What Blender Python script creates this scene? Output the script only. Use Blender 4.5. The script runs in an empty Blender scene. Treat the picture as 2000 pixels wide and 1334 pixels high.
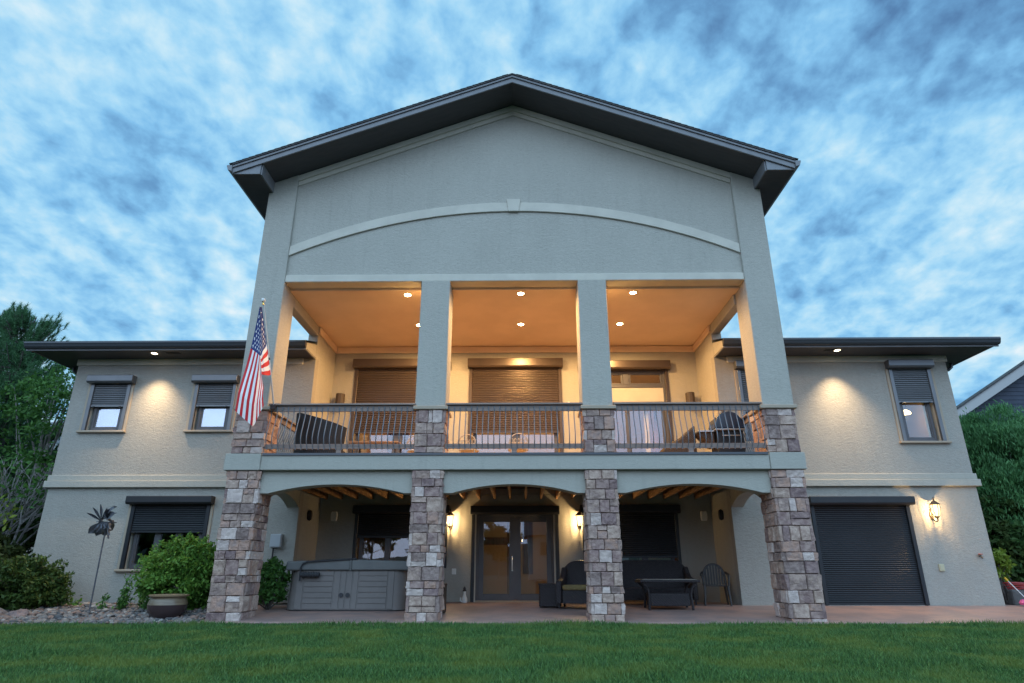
import bpy, bmesh, math, random
import numpy as np
from mathutils import Vector, Matrix, noise as mnoise
S = bpy.context.scene
COL = S.collection
R = math.radians
PI = math.pi

# ------------------------------------------------------------------ camera
cd = bpy.data.cameras.new('camera'); cam = bpy.data.objects.new('camera', cd); COL.objects.link(cam)
cd.sensor_width = 36.0; cd.lens = 1235 / 2000 * 36; cd.clip_start = 0.05; cd.clip_end = 2000
cam.location = (0.16, -12.8, 0.848)
cam.rotation_euler = (R(90 + 20.06), 0, R(0.784))
S.camera = cam
S.view_settings.view_transform = 'Standard'; S.view_settings.look = 'None'
S.view_settings.exposure = 0; S.view_settings.gamma = 1

# ------------------------------------------------------------------ world
W = bpy.data.worlds.new('World'); S.world = W; W.use_nodes = True
nt = W.node_tree; nt.nodes.clear()
def N(nt, t, **k):
    n = nt.nodes.new(t)
    for a, v in k.items():
        if a.startswith('i_'):
            key = a[2:]; n.inputs[int(key) if key.isdigit() else key].default_value = v
        else: setattr(n, a, v)
    return n
def L(nt, a, b): nt.links.new(a, b)
def M(nt, op, a, b=None, clamp=False):
    n = nt.nodes.new('ShaderNodeMath'); n.operation = op; n.use_clamp = clamp
    for i, v in enumerate((a, b)):
        if v is None: continue
        if isinstance(v, (int, float)): n.inputs[i].default_value = v
        else: nt.links.new(v, n.inputs[i])
    return n.outputs[0]
def MR(nt, v, a, b, c=0.0, d=1.0, smooth=True):
    n = nt.nodes.new('ShaderNodeMapRange'); n.interpolation_type = 'SMOOTHSTEP' if smooth else 'LINEAR'
    nt.links.new(v, n.inputs[0])
    for i, x in enumerate((a, b, c, d)): n.inputs[i + 1].default_value = x
    return n.outputs[0]
def MIX(nt, f, a, b, blend='MIX'):
    n = nt.nodes.new('ShaderNodeMix'); n.data_type = 'RGBA'; n.blend_type = blend
    for s, v in ((0, f), (6, a), (7, b)):
        if isinstance(v, (int, float)): n.inputs[s].default_value = v
        elif isinstance(v, tuple): n.inputs[s].default_value = v if len(v) == 4 else v + (1,)
        else: nt.links.new(v, n.inputs[s])
    return n.outputs[2]
tc = N(nt, 'ShaderNodeTexCoord'); sp = N(nt, 'ShaderNodeSeparateXYZ'); L(nt, tc.outputs['Generated'], sp.inputs[0])
X_, Y_, Z_ = sp.outputs
zz = M(nt, 'ADD', M(nt, 'MAXIMUM', Z_, 0.0), 0.34)
cb = N(nt, 'ShaderNodeCombineXYZ'); L(nt, M(nt, 'DIVIDE', X_, zz), cb.inputs[0]); L(nt, M(nt, 'DIVIDE', Y_, zz), cb.inputs[1])
def cloud(rot, sc, scale, detail, rough, dist, loc=(0, 0, 0)):
    mp = N(nt, 'ShaderNodeMapping'); mp.inputs['Rotation'].default_value = (0, 0, R(rot)); mp.inputs['Scale'].default_value = sc
    mp.inputs['Location'].default_value = loc
    L(nt, cb.outputs[0], mp.inputs[0])
    nz = N(nt, 'ShaderNodeTexNoise'); nz.inputs['Scale'].default_value = scale; nz.inputs['Detail'].default_value = detail
    nz.inputs['Roughness'].default_value = rough; nz.inputs['Distortion'].default_value = dist
    L(nt, mp.outputs[0], nz.inputs[0]); return nz.outputs[0]
n1 = cloud(-20, (1.25, 0.85, 1), 3.4, 5, 0.5, 0.2, (3.1, 0.4, 0))
n2 = cloud(-28, (1.2, 0.95, 1), 12.5, 7, 0.53, 0.2, (0.3, 2.2, 0))
n4 = cloud(10, (1.1, 1.0, 1), 36.0, 4, 0.5, 0.1, (0.3, 4.2, 0))
n3 = cloud(20, (1, 1, 1), 0.85, 3, 0.5, 0.1, (1.7, 5.0, 0))
cf = M(nt, 'ADD', M(nt, 'ADD', M(nt, 'MULTIPLY', n1, 0.44), M(nt, 'MULTIPLY', n2, 0.44)), M(nt, 'MULTIPLY', n4, 0.12))
east = M(nt, 'MULTIPLY', MR(nt, X_, 0.12, 0.62), MR(nt, Z_, 0.42, 0.68))
val = M(nt, 'SUBTRACT', M(nt, 'ADD', cf, M(nt, 'MULTIPLY', M(nt, 'SUBTRACT', n3, 0.5), 0.32)), M(nt, 'MULTIPLY', east, 0.11))
rp = N(nt, 'ShaderNodeValToRGB'); L(nt, MR(nt, val, 0.285, 0.66, smooth=False), rp.inputs[0]); cr_ = rp.color_ramp
stops = [(0.0, (0.095, 0.22, 0.43)), (0.22, (0.15, 0.36, 0.63)), (0.42, (0.235, 0.54, 0.85)), (0.60, (0.36, 0.68, 0.93)), (0.80, (0.55, 0.80, 0.95)), (1.0, (0.78, 0.90, 0.97))]
cr_.elements[0].position, cr_.elements[0].color = stops[0][0], stops[0][1] + (1,); cr_.elements[1].position, cr_.elements[1].color = stops[-1][0], stops[-1][1] + (1,)
for p_, c_ in stops[1:-1]: e_ = cr_.elements.new(p_); e_.color = c_ + (1,)
cl = rp.outputs[0]
# the evening side of the sky (behind the viewer) is brighter and slightly rosy
back = MR(nt, Y_, 0.15, -0.75)
cl = MIX(nt, M(nt, 'MULTIPLY', back, 0.85), cl, MIX(nt, MR(nt, Z_, 0.0, 0.5), (0.86, 1.04, 1.47), (1.35, 2.10, 2.95)))
cl = MIX(nt, MR(nt, Z_, -0.02, 0.0), (0.03, 0.045, 0.04), cl)
sky = N(nt, 'ShaderNodeTexSky', sky_type='NISHITA', sun_disc=False, sun_elevation=R(3), sun_rotation=R(200))
add = MIX(nt, 1.0, cl, MIX(nt, 1.0, sky.outputs[0], (0.0008, 0.0008, 0.0008), 'MULTIPLY'), 'ADD')
bg = N(nt, 'ShaderNodeBackground'); L(nt, add, bg.inputs[0]); bg.inputs[1].default_value = 1.0
ow = N(nt, 'ShaderNodeOutputWorld'); L(nt, bg.outputs[0], ow.inputs[0])

# ------------------------------------------------------------------ sun (already on the horizon, very soft)
sd = bpy.data.lights.new('sun', 'SUN'); sd.energy = 0.10; sd.angle = R(40); sd.color = (1, 0.86, 0.78)
sun = bpy.data.objects.new('sun', sd); COL.objects.link(sun); sun.rotation_euler = (R(72), 0, R(-20))

# ------------------------------------------------------------------ materials
def mat(name, c, rough=0.8, metal=0.0, c2=None, nscale=3.0, stretch=(1, 1, 1), bump=0.0, bscale=40.0, bdist=0.01, bstretch=(1, 1, 1), amt=1.0, lo=0.35, hi=0.65, spec=0.5, bdetail=4):
    m = bpy.data.materials.new(name); m.use_nodes = True; t = m.node_tree; b = t.nodes['Principled BSDF']
    b.inputs['Roughness'].default_value = rough; b.inputs['Metallic'].default_value = metal
    b.inputs['Specular IOR Level'].default_value = spec
    b.inputs['Base Color'].default_value = tuple(c) + (1,)
    co = N(t, 'ShaderNodeTexCoord')
    if c2 is not None:
        mp = N(t, 'ShaderNodeMapping'); mp.inputs['Scale'].default_value = stretch; L(t, co.outputs['Object'], mp.inputs[0])
        nz = N(t, 'ShaderNodeTexNoise'); nz.inputs['Scale'].default_value = nscale; nz.inputs['Detail'].default_value = 6; nz.inputs['Roughness'].default_value = 0.6
        L(t, mp.outputs[0], nz.inputs[0])
        L(t, MIX(t, M(t, 'MULTIPLY', MR(t, nz.outputs[0], lo, hi), amt), tuple(c), tuple(c2)), b.inputs['Base Color'])
    if bump:
        mp = N(t, 'ShaderNodeMapping'); mp.inputs['Scale'].default_value = bstretch; L(t, co.outputs['Object'], mp.inputs[0])
        nz = N(t, 'ShaderNodeTexNoise'); nz.inputs['Scale'].default_value = bscale; nz.inputs['Detail'].default_value = bdetail
        L(t, mp.outputs[0], nz.inputs[0])
        bp = N(t, 'ShaderNodeBump'); bp.inputs['Strength'].default_value = bump; bp.inputs['Distance'].default_value = bdist
        L(t, nz.outputs[0], bp.inputs['Height']); L(t, bp.outputs[0], b.inputs['Normal'])
    return m
def emis(name, c, s):
    m = bpy.data.materials.new(name); m.use_nodes = True; b = m.node_tree.nodes['Principled BSDF']
    b.inputs['Base Color'].default_value = tuple(c) + (1,); b.inputs['Emission Color'].default_value = tuple(c) + (1,); b.inputs['Emission Strength'].default_value = s
    return m
def glassmat(name, refl, tint=(1, 1, 1), rc=(0.85, 0.93, 1.0)):
    m = bpy.data.materials.new(name); m.use_nodes = True; t = m.node_tree; t.nodes.clear()
    g = N(t, 'ShaderNodeBsdfGlossy'); g.inputs['Roughness'].default_value = 0.01; g.inputs['Color'].default_value = rc + (1,)
    co = N(t, 'ShaderNodeTexCoord'); nz = N(t, 'ShaderNodeTexNoise'); nz.inputs['Scale'].default_value = 1.3; L(t, co.outputs['Object'], nz.inputs[0])
    bp = N(t, 'ShaderNodeBump'); bp.inputs['Strength'].default_value = 0.05; bp.inputs['Distance'].default_value = 0.02; L(t, nz.outputs[0], bp.inputs['Height']); L(t, bp.outputs[0], g.inputs['Normal'])
    tr = N(t, 'ShaderNodeBsdfTransparent'); tr.inputs[0].default_value = tint + (1,)
    mx = N(t, 'ShaderNodeMixShader'); mx.inputs[0].default_value = refl
    L(t, tr.outputs[0], mx.inputs[1]); L(t, g.outputs[0], mx.inputs[2])
    o = N(t, 'ShaderNodeOutputMaterial'); L(t, mx.outputs[0], o.inputs[0]); return m
def foliage(name, c1, c2, c3=None, rough=0.55, ns=2.0):
    m = bpy.data.materials.new(name); m.use_nodes = True; t = m.node_tree; b = t.nodes['Principled BSDF']
    b.inputs['Roughness'].default_value = rough; b.inputs['Specular IOR Level'].default_value = 0.25
    at = N(t, 'ShaderNodeAttribute', attribute_name='rnd')
    co = N(t, 'ShaderNodeTexCoord'); nz = N(t, 'ShaderNodeTexNoise'); nz.inputs['Scale'].default_value = ns; nz.inputs['Detail'].default_value = 3; L(t, co.outputs['Object'], nz.inputs[0])
    c = MIX(t, at.outputs['Fac'], tuple(c1), tuple(c2))
    if c3: c = MIX(t, MR(t, nz.outputs[0], 0.42, 0.68), c, tuple(c3))
    L(t, c, b.inputs['Base Color'])
    tl = N(t, 'ShaderNodeBsdfTranslucent'); L(t, c, tl.inputs[0]); mx = N(t, 'ShaderNodeMixShader'); mx.inputs[0].default_value = 0.25
    o = t.nodes['Material Output']; L(t, b.outputs[0], mx.inputs[1]); L(t, tl.outputs[0], mx.inputs[2]); L(t, mx.outputs[0], o.inputs[0])
    return m
def stucco_mat(name, c, k=1.0):
    m = mat(name, c, 0.92, spec=0.2); t = m.node_tree; b = t.nodes['Principled BSDF']; co = N(t, 'ShaderNodeTexCoord')
    def nz(sc, st, det, ro=.6, dist=0.0):
        mp = N(t, 'ShaderNodeMapping'); mp.inputs['Scale'].default_value = st; L(t, co.outputs['Object'], mp.inputs[0])
        n = N(t, 'ShaderNodeTexNoise'); n.inputs['Scale'].default_value = sc; n.inputs['Detail'].default_value = det; n.inputs['Roughness'].default_value = ro; n.inputs['Distortion'].default_value = dist
        L(t, mp.outputs[0], n.inputs[0]); return n.outputs[0]
    big = nz(0.9, (1, 1, .6), 5); fine = nz(12, (1, 1, 1.9), 6, .68, .8); grain = nz(60, (1, 1, 1.3), 3); streak = MR(t, nz(1.0, (9, 9, .5), 4, .5), .52, .75)
    v = M(t, 'ADD', M(t, 'ADD', 1 - .40 * k, M(t, 'MULTIPLY', big, .22 * k)), M(t, 'ADD', M(t, 'MULTIPLY', fine, .40 * k), M(t, 'MULTIPLY', grain, .22 * k)))
    cc = N(t, 'ShaderNodeVectorMath', operation='SCALE'); cc.inputs[0].default_value = c; v = M(t, 'SUBTRACT', v, M(t, 'MULTIPLY', streak, .055)); L(t, v, cc.inputs['Scale']); L(t, cc.outputs[0], b.inputs['Base Color'])
    bp = N(t, 'ShaderNodeBump'); bp.inputs['Strength'].default_value = .9 * k; bp.inputs['Distance'].default_value = .022
    L(t, M(t, 'ADD', M(t, 'MULTIPLY', fine, .8), M(t, 'MULTIPLY', grain, .3)), bp.inputs['Height']); L(t, bp.outputs[0], b.inputs['Normal']); return m
ST = (0.385, 0.36, 0.315)
stucco = stucco_mat('stucco', (0.425, 0.402, 0.348)); stucco_w = stucco_mat('stucco_wing', (0.368, 0.342, 0.30))
stucco_fine = stucco_mat('stucco_fine', (0.41, 0.388, 0.335), .55)
trim = mat('trim_stucco', (0.60, 0.555, 0.465), 0.9, c2=(0.54, 0.50, 0.42), nscale=2, bump=0.35, bscale=80, bdist=0.006)
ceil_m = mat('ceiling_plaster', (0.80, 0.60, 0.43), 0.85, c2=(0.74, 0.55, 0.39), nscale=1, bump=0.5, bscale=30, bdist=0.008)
sillm = mat('sill_tan', (0.40, 0.32, 0.24), 0.8, bump=0.3, bscale=90, bdist=0.005)
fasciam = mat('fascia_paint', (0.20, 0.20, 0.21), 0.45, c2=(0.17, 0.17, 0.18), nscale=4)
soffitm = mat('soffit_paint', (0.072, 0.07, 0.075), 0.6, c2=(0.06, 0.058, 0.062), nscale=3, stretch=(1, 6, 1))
shingle = mat('shingles', (0.05, 0.05, 0.055), 0.95, c2=(0.09, 0.085, 0.08), nscale=9, bump=1, bscale=30, bdist=0.02)
gutterm = mat('gutter_metal', (0.075, 0.08, 0.09), 0.3, 0.3)
alum = mat('shutter_aluminium', (0.155, 0.158, 0.165), 0.33, 0.45, c2=(0.135, 0.138, 0.145), nscale=2)
bronze = mat('shutter_bronze', (0.105, 0.078, 0.062), 0.3, 0.45, c2=(0.09, 0.068, 0.055), nscale=2)
dkal = mat('shutter_dark', (0.024, 0.026, 0.031), 0.42, 0.2, c2=(0.020, 0.022, 0.026), nscale=2)
framem = mat('window_frame', (0.10, 0.095, 0.10), 0.4, 0.1, c2=(0.085, 0.08, 0.085), nscale=3)
glass = glassmat('window_glass', 0.24)
glass_lo = glassmat('balcony_glass', 0.13)
glass_hi = glassmat('upper_glass', 0.34)
glass2 = glassmat('door_glass', 0.10)
metal_dk = mat('dark_metal', (0.055, 0.05, 0.05), 0.4, 0.6)
balm = mat('baluster_metal', (0.17, 0.18, 0.20), 0.5, 0.1)
railm = mat('rail_wood', (0.27, 0.20, 0.17), 0.6, c2=(0.21, 0.155, 0.13), nscale=6, stretch=(0.3, 4, 4), bump=0.3, bscale=30, bstretch=(0.1, 1, 1))
joistm = mat('joist_wood', (0.46, 0.26, 0.115), 0.75, c2=(0.22, 0.11, 0.05), nscale=7, stretch=(3, 0.6, 3), bump=0.4, bscale=20)
deckw = mat('deck_board', (0.46, 0.31, 0.19), 0.7, c2=(0.38, 0.25, 0.15), nscale=3, stretch=(1, 8, 1), bump=0.3, bscale=20)
def stonemat(i, c, c2): return mat('stone_%d' % i, c, 0.85, c2=c2, nscale=7, bump=1.0, bscale=13, bdist=0.035, lo=0.36, hi=0.64, bdetail=9)
STONES = [stonemat(i, a, b) for i, (a, b) in enumerate([
    ((0.442, 0.305, 0.246), (0.287, 0.195, 0.166)), ((0.241, 0.150, 0.135), (0.375, 0.255, 0.217)), ((0.510, 0.363, 0.289), (0.351, 0.233, 0.186)),
    ((0.335, 0.238, 0.206), (0.210, 0.141, 0.123)), ((0.497, 0.383, 0.342), (0.611, 0.477, 0.415)), ((0.452, 0.269, 0.200), (0.320, 0.217, 0.186)), ((0.187, 0.118, 0.114), (0.309, 0.207, 0.184))])]
mortar = mat('mortar', (0.05, 0.043, 0.04), 0.95)

# ------------------------------------------------------------------ mesh helper
class MB:
    def __init__(s): s.v = []; s.f = []; s.m = []
    def add(s, vs, fs, m=0):
        o = len(s.v); s.v += [tuple(v) for v in vs]; s.f += [tuple(i + o for i in f) for f in fs]; s.m += [m] * len(fs); return s
    def box(s, x0, x1, y0, y1, z0, z1, m=0):
        return s.add([(x0, y0, z0), (x1, y0, z0), (x1, y1, z0), (x0, y1, z0), (x0, y0, z1), (x1, y0, z1), (x1, y1, z1), (x0, y1, z1)],
                     [(0, 3, 2, 1), (4, 5, 6, 7), (0, 1, 5, 4), (1, 2, 6, 5), (2, 3, 7, 6), (3, 0, 4, 7)], m)
    def quad(s, a, b, c, d, m=0): return s.add([a, b, c, d], [(0, 1, 2, 3)], m)
    def prism(s, pts, a, b, axis='y', m=0):
        # pts: outline; axis y -> (x,z) ; axis x -> (y,z) ; axis z -> (x,y)
        n = len(pts)
        def P(p, t): return (p[0], t, p[1]) if axis == 'y' else ((t, p[0], p[1]) if axis == 'x' else (p[0], p[1], t))
        vs = [P(p, a) for p in pts] + [P(p, b) for p in pts]
        fs = [tuple(range(n)), tuple(range(2 * n - 1, n - 1, -1))] + [(i, (i + 1) % n, n + (i + 1) % n, n + i) for i in range(n)]
        return s.add(vs, fs, m)
    def strip(s, top, bot, y0, y1, m=0):
        # solid between two polylines (x,z) with equal count, extruded in y
        n = len(top)
        for i in range(n - 1):
            a, b, c, d = bot[i], bot[i + 1], top[i + 1], top[i]
            s.quad((a[0], y0, a[1]), (b[0], y0, b[1]), (c[0], y0, c[1]), (d[0], y0, d[1]), m)
            s.quad((b[0], y1, b[1]), (a[0], y1, a[1]), (d[0], y1, d[1]), (c[0], y1, c[1]), m)
            s.quad((d[0], y0, d[1]), (c[0], y0, c[1]), (c[0], y1, c[1]), (d[0], y1, d[1]), m)
            s.quad((b[0], y0, b[1]), (a[0], y0, a[1]), (a[0], y1, a[1]), (b[0], y1, b[1]), m)
        for i in (0, n - 1):
            a, d = bot[i], top[i]
            s.quad((a[0], y0, a[1]), (d[0], y0, d[1]), (d[0], y1, d[1]), (a[0], y1, a[1]), m)
        return s
    def tube(s, pts, r, n=8, m=0, cap=True):
        pts = [Vector(p) for p in pts]; rs = r if isinstance(r, (list, tuple)) else [r] * len(pts)
        o = len(s.v); prev = None
        for i, p in enumerate(pts):
            d = (pts[min(i + 1, len(pts) - 1)] - pts[max(i - 1, 0)]).normalized()
            if prev is None: u = d.orthogonal().normalized()
            else: u = (prev - d * prev.dot(d)); u = u.normalized() if u.length > 1e-6 else d.orthogonal().normalized()
            prev = u; w = d.cross(u)
            for k in range(n):
                a = 2 * PI * (k + 0.5) / n; s.v.append(tuple(p + (u * math.cos(a) + w * math.sin(a)) * rs[i]))
        for i in range(len(pts) - 1):
            for k in range(n):
                s.f.append((o + i * n + k, o + i * n + (k + 1) % n, o + (i + 1) * n + (k + 1) % n, o + (i + 1) * n + k)); s.m.append(m)
        if cap:
            s.f.append(tuple(o + k for k in range(n - 1, -1, -1))); s.m.append(m)
            e = o + (len(pts) - 1) * n; s.f.append(tuple(e + k for k in range(n))); s.m.append(m)
        return s
    def lathe(s, prof, c=(0, 0, 0), n=24, m=0):
        o = len(s.v)
        for r, z in prof:
            for k in range(n):
                a = 2 * PI * k / n; s.v.append((c[0] + r * math.cos(a), c[1] + r * math.sin(a), c[2] + z))
        for i in range(len(prof) - 1):
            for k in range(n):
                s.f.append((o + i * n + k, o + i * n + (k + 1) % n, o + (i + 1) * n + (k + 1) % n, o + (i + 1) * n + k)); s.m.append(m)
        s.f.append(tuple(o + k for k in range(n - 1, -1, -1))); s.m.append(m)
        e = o + (len(prof) - 1) * n; s.f.append(tuple(e + k for k in range(n))); s.m.append(m)
        return s
    def build(s, name, mats, parent=None, bevel=0.0, smooth=False, world=True, seg=1, tags=None):
        me = bpy.data.meshes.new(name); me.from_pydata(s.v, [], s.f)
        if not isinstance(mats, (list, tuple)): mats = [mats]
        for x in mats: me.materials.append(x)
        if len(mats) > 1: me.polygons.foreach_set('material_index', s.m)
        bm = bmesh.new(); bm.from_mesh(me); bmesh.ops.remove_doubles(bm, verts=bm.verts, dist=1e-5); bmesh.ops.recalc_face_normals(bm, faces=bm.faces); bm.to_mesh(me); bm.free()
        if smooth:
            me.polygons.foreach_set('use_smooth', [True] * len(me.polygons))
            try: me.set_sharp_from_angle(angle=R(40))
            except Exception: pass
        o = bpy.data.objects.new(name, me); COL.objects.link(o)
        link(o, parent, world)
        if bevel:
            b = o.modifiers.new('bevel', 'BEVEL'); b.width = bevel; b.segments = seg; b.limit_method = 'ANGLE'; b.angle_limit = R(35)
        return o
WM = {}
def world_matrix(o):
    if o is None: return Matrix.Identity(4)
    m = Matrix.Translation(o.location) @ o.rotation_euler.to_matrix().to_4x4() @ Matrix.Diagonal(tuple(o.scale) + (1,))
    return world_matrix(o.parent) @ o.matrix_parent_inverse @ m if o.parent else m
def link(o, parent, world=True):
    if parent is not None:
        o.parent = parent
        if world: o.matrix_parent_inverse = world_matrix(parent).inverted()
def tag(o, label, cat, group=None):
    o['label'] = label; o['category'] = cat
    if group: o['group'] = group
    return o
def struct(o): o['kind'] = 'structure'; return o
def thing(name, label, cat, loc=(0, 0, 0), rz=0.0, group=None):
    o = bpy.data.objects.new(name, None); COL.objects.link(o); o.location = loc; o.rotation_euler = (0, 0, rz); o.empty_display_size = 0.2
    return tag(o, label, cat, group)
def copy_tree(o, parent=None):
    c = o.copy(); COL.objects.link(c)
    if parent is not None: c.parent = parent
    for ch in list(o.children): copy_tree(ch, c)
    return c

# ================================================================== GROUND
def patio_z(y): return -0.02 if y < 0 else min(y / 2.65, 1.0) * 0.15
lawn_under = mat('lawn_soil', (0.022, 0.048, 0.016), 1.0, c2=(0.03, 0.035, 0.015), nscale=3, bump=1, bscale=40, bdist=0.03)
g = MB(); g.quad((-400, -400, -0.085), (400, -400, -0.085), (400, 400, -0.085), (-400, 400, -0.085)); struct(g.build('lawn', lawn_under))
patiom = mat('stamped_concrete', (0.37, 0.225, 0.185), 0.5, c2=(0.27, 0.185, 0.165), nscale=1.6, bump=0.8, bscale=6, bdist=0.02, lo=0.4, hi=0.62, bdetail=8)
p = MB()
ys = [-0.10, 0.0, 0.6, 1.3, 2.0, 2.65, 4.3]
prof = [(y, patio_z(y)) for y in ys]
outline = [(-0.10, -0.2)] + prof + [(4.3, -0.2)]
p.prism(outline, -5.86, 26, 'x'); struct(p.build('patio', patiom, bevel=0.01))
# gravel bed terrain (left)
def bed_z(x, y): return -0.05 + 0.21 * max(0, min(1, (y + 0.35) / 2.6)) + 0.02 * mnoise.noise((x * 1.3, y * 1.3, 3))
soil = mat('bed_soil', (0.10, 0.085, 0.08), 1.0, bump=1, bscale=20, bdist=0.03)
def grid(name, x0, x1, y0, y1, nx, ny, fz, m):
    b = MB()
    vs = [(x0 + (x1 - x0) * i / nx, y0 + (y1 - y0) * j / ny, 0) for j in range(ny + 1) for i in range(nx + 1)]
    vs = [(x, y, fz(x, y)) for x, y, _ in vs]
    fs = [(j * (nx + 1) + i, j * (nx + 1) + i + 1, (j + 1) * (nx + 1) + i + 1, (j + 1) * (nx + 1) + i) for j in range(ny) for i in range(nx)]
    b.add(vs, fs); return struct(b.build(name, m, smooth=True))
grid('gravel_ground', -20, -5.87, -0.38, 8.0, 60, 40, lambda x, y: bed_z(x, y), soil)
grid('side_ground', 11.3, 26, 2.7, 20.0, 30, 40, lambda x, y: 0.13 + 0.12 * min(1, (y - 2.7) / 3) + 0.05 * mnoise.noise((x, y, 0)), mat('mulch', (0.05, 0.035, 0.03), 1.0, c2=(0.09, 0.06, 0.05), nscale=8, bump=1, bscale=14, bdist=0.05))
def raw(name, v, f, m, attr=None, matidx=None, mats=None, smooth=False, parent=None):
    me = bpy.data.meshes.new(name); nv, nf, k = len(v), len(f), f.shape[1]
    me.vertices.add(nv); me.vertices.foreach_set('co', np.asarray(v, np.float32).ravel())
    me.loops.add(nf * k); me.loops.foreach_set('vertex_index', np.asarray(f, np.int32).ravel())
    me.polygons.add(nf); me.polygons.foreach_set('loop_start', np.arange(0, nf * k, k, dtype=np.int32))
    try: me.polygons.foreach_set('loop_total', np.full(nf, k, np.int32))
    except Exception: pass
    for x in (mats or [m]): me.materials.append(x)
    if matidx is not None: me.polygons.foreach_set('material_index', np.asarray(matidx, np.int32))
    if smooth: me.polygons.foreach_set('use_smooth', np.ones(nf, bool))
    me.update(calc_edges=True)
    if attr is not None:
        a = me.attributes.new('rnd', 'FLOAT', 'FACE'); a.data.foreach_set('value', np.asarray(attr, np.float32))
    o = bpy.data.objects.new(name, me); COL.objects.link(o); link(o, parent); return o
# pebbles
rng = np.random.default_rng(5)
bm = bmesh.new(); bmesh.ops.create_icosphere(bm, subdivisions=2, radius=1); bm.verts.ensure_lookup_table()
iv = np.array([v.co[:] for v in bm.verts]); ifc = np.array([[v.index for v in f.verts] for f in bm.faces]); bm.free()
n = 5200
px = rng.uniform(-13.5, -5.88, n); py = -0.36 + 3.0 * rng.uniform(0, 1, n) ** 1.25
sz = rng.uniform(0.018, 0.05, n) * (1 + (rng.random(n) < 0.08) * 0.7)
sc = np.stack([sz * rng.uniform(0.9, 1.5, n), sz * rng.uniform(0.7, 1.1, n), sz * rng.uniform(0.45, 0.8, n)], 1)
ang = rng.uniform(0, PI, n); ca, sa = np.cos(ang), np.sin(ang)
V = iv[None] * (1 + 0.12 * rng.standard_normal((n, len(iv), 1))) * sc[:, None, :]
V = np.stack([V[..., 0] * ca[:, None] - V[..., 1] * sa[:, None], V[..., 0] * sa[:, None] + V[..., 1] * ca[:, None], V[..., 2]], -1)
pz = np.array([bed_z(a, b) for a, b in zip(px, py)]) + rng.uniform(0.0, 0.03, n)
V += np.stack([px, py, pz], 1)[:, None, :]
F = (ifc[None] + (np.arange(n) * len(iv))[:, None, None]).reshape(-1, 3)
pm = [mat('pebble_%d' % i, c, 0.8, bump=0.3, bscale=60) for i, c in enumerate([(0.21, 0.175, 0.155), (0.155, 0.14, 0.135), (0.22, 0.14, 0.11), (0.085, 0.08, 0.082), (0.32, 0.285, 0.255)])]
peb = raw('gravel', V.reshape(-1, 3), F, None, mats=pm, matidx=np.repeat(rng.choice(5, n, p=[.3, .25, .2, .15, .1]), len(ifc)), smooth=True)
tag(peb, 'bed of grey and reddish river rock beside the left wing', 'gravel'); peb['kind'] = 'stuff'
# grass blades
def blades(n, x0, x1, y0, y1, hmin, hmax, seed, near=False):
    r = np.random.default_rng(seed)
    if near:   # denser towards the viewer
        d = (r.uniform((y0 + 12.8) ** 0.3, (y1 + 12.8) ** 0.3, n)) ** (1 / 0.3); y = d - 12.8
    else: y = r.uniform(y0, y1, n)
    half = (y + 12.8) * 0.92 + 1.0
    x = r.uniform(-1, 1, n) * np.minimum(half, 26)
    y = np.where((x < -5.87) & (y > -0.40), y - 0.5, y)
    lowf = 0.5 + 0.5 * np.sin(x * 1.7 + 1.3 * np.sin(y * 1.1)) * np.cos(y * 2.3 + np.sin(x * 0.9))
    h = r.uniform(hmin, hmax, n) * (0.65 + 0.55 * lowf); w = r.uniform(0.004, 0.0085, n); h = np.where(y > -0.55, h * r.uniform(1.0, 1.55, n), h)
    a = r.uniform(0, 2 * PI, n); lean = r.uniform(0.0, 0.75, n) * h; la = r.uniform(0, 2 * PI, n)
    zb = np.full(n, -0.085)
    dx, dy = np.cos(a) * w, np.sin(a) * w
    lx, ly = np.cos(la) * lean, np.sin(la) * lean
    v = np.zeros((n, 5, 3))
    v[:, 0] = np.stack([x - dx, y - dy, zb], 1); v[:, 1] = np.stack([x + dx, y + dy, zb], 1)
    v[:, 2] = np.stack([x + dx * .8 + lx * .35, y + dy * .8 + ly * .35, zb + h * .6], 1); v[:, 3] = np.stack([x - dx * .8 + lx * .35, y - dy * .8 + ly * .35, zb + h * .6], 1)
    v[:, 4] = np.stack([x + lx, y + ly, zb + h], 1)
    b = np.arange(n)[:, None] * 5
    f = np.concatenate([b + np.array([[0, 1, 2]]), b + np.array([[0, 2, 3]]), b + np.array([[3, 2, 4]])], 1).reshape(-1, 3)
    return v.reshape(-1, 3), f, np.repeat(r.random(n), 3)
grassm = foliage('grass_blade', (0.027, 0.085, 0.025), (0.13, 0.265, 0.07), (0.145, 0.22, 0.05), ns=1.2)
v, f, a = blades(430000, -26, 26, -8.2, -0.13, 0.055, 0.095, 1, True)
gr = raw('grass', v, f, grassm, attr=a); tag(gr, 'mown green lawn grass in front of the patio', 'grass'); gr['kind'] = 'stuff'

# ================================================================== HOUSE
YW, YB = 2.65, 4.30           # wing wall plane, porch back wall plane
XL, XR = -11.28, 10.98        # outer wing corners
XS = 5.13                     # porch side walls
house = thing('house', 'two-storey beige stucco house with stone piers, gabled balcony and dark roof', 'house', (0, 2.65, 0))
def part(mb, name, m, **k): return mb.build(name, m, house, **k)

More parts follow.
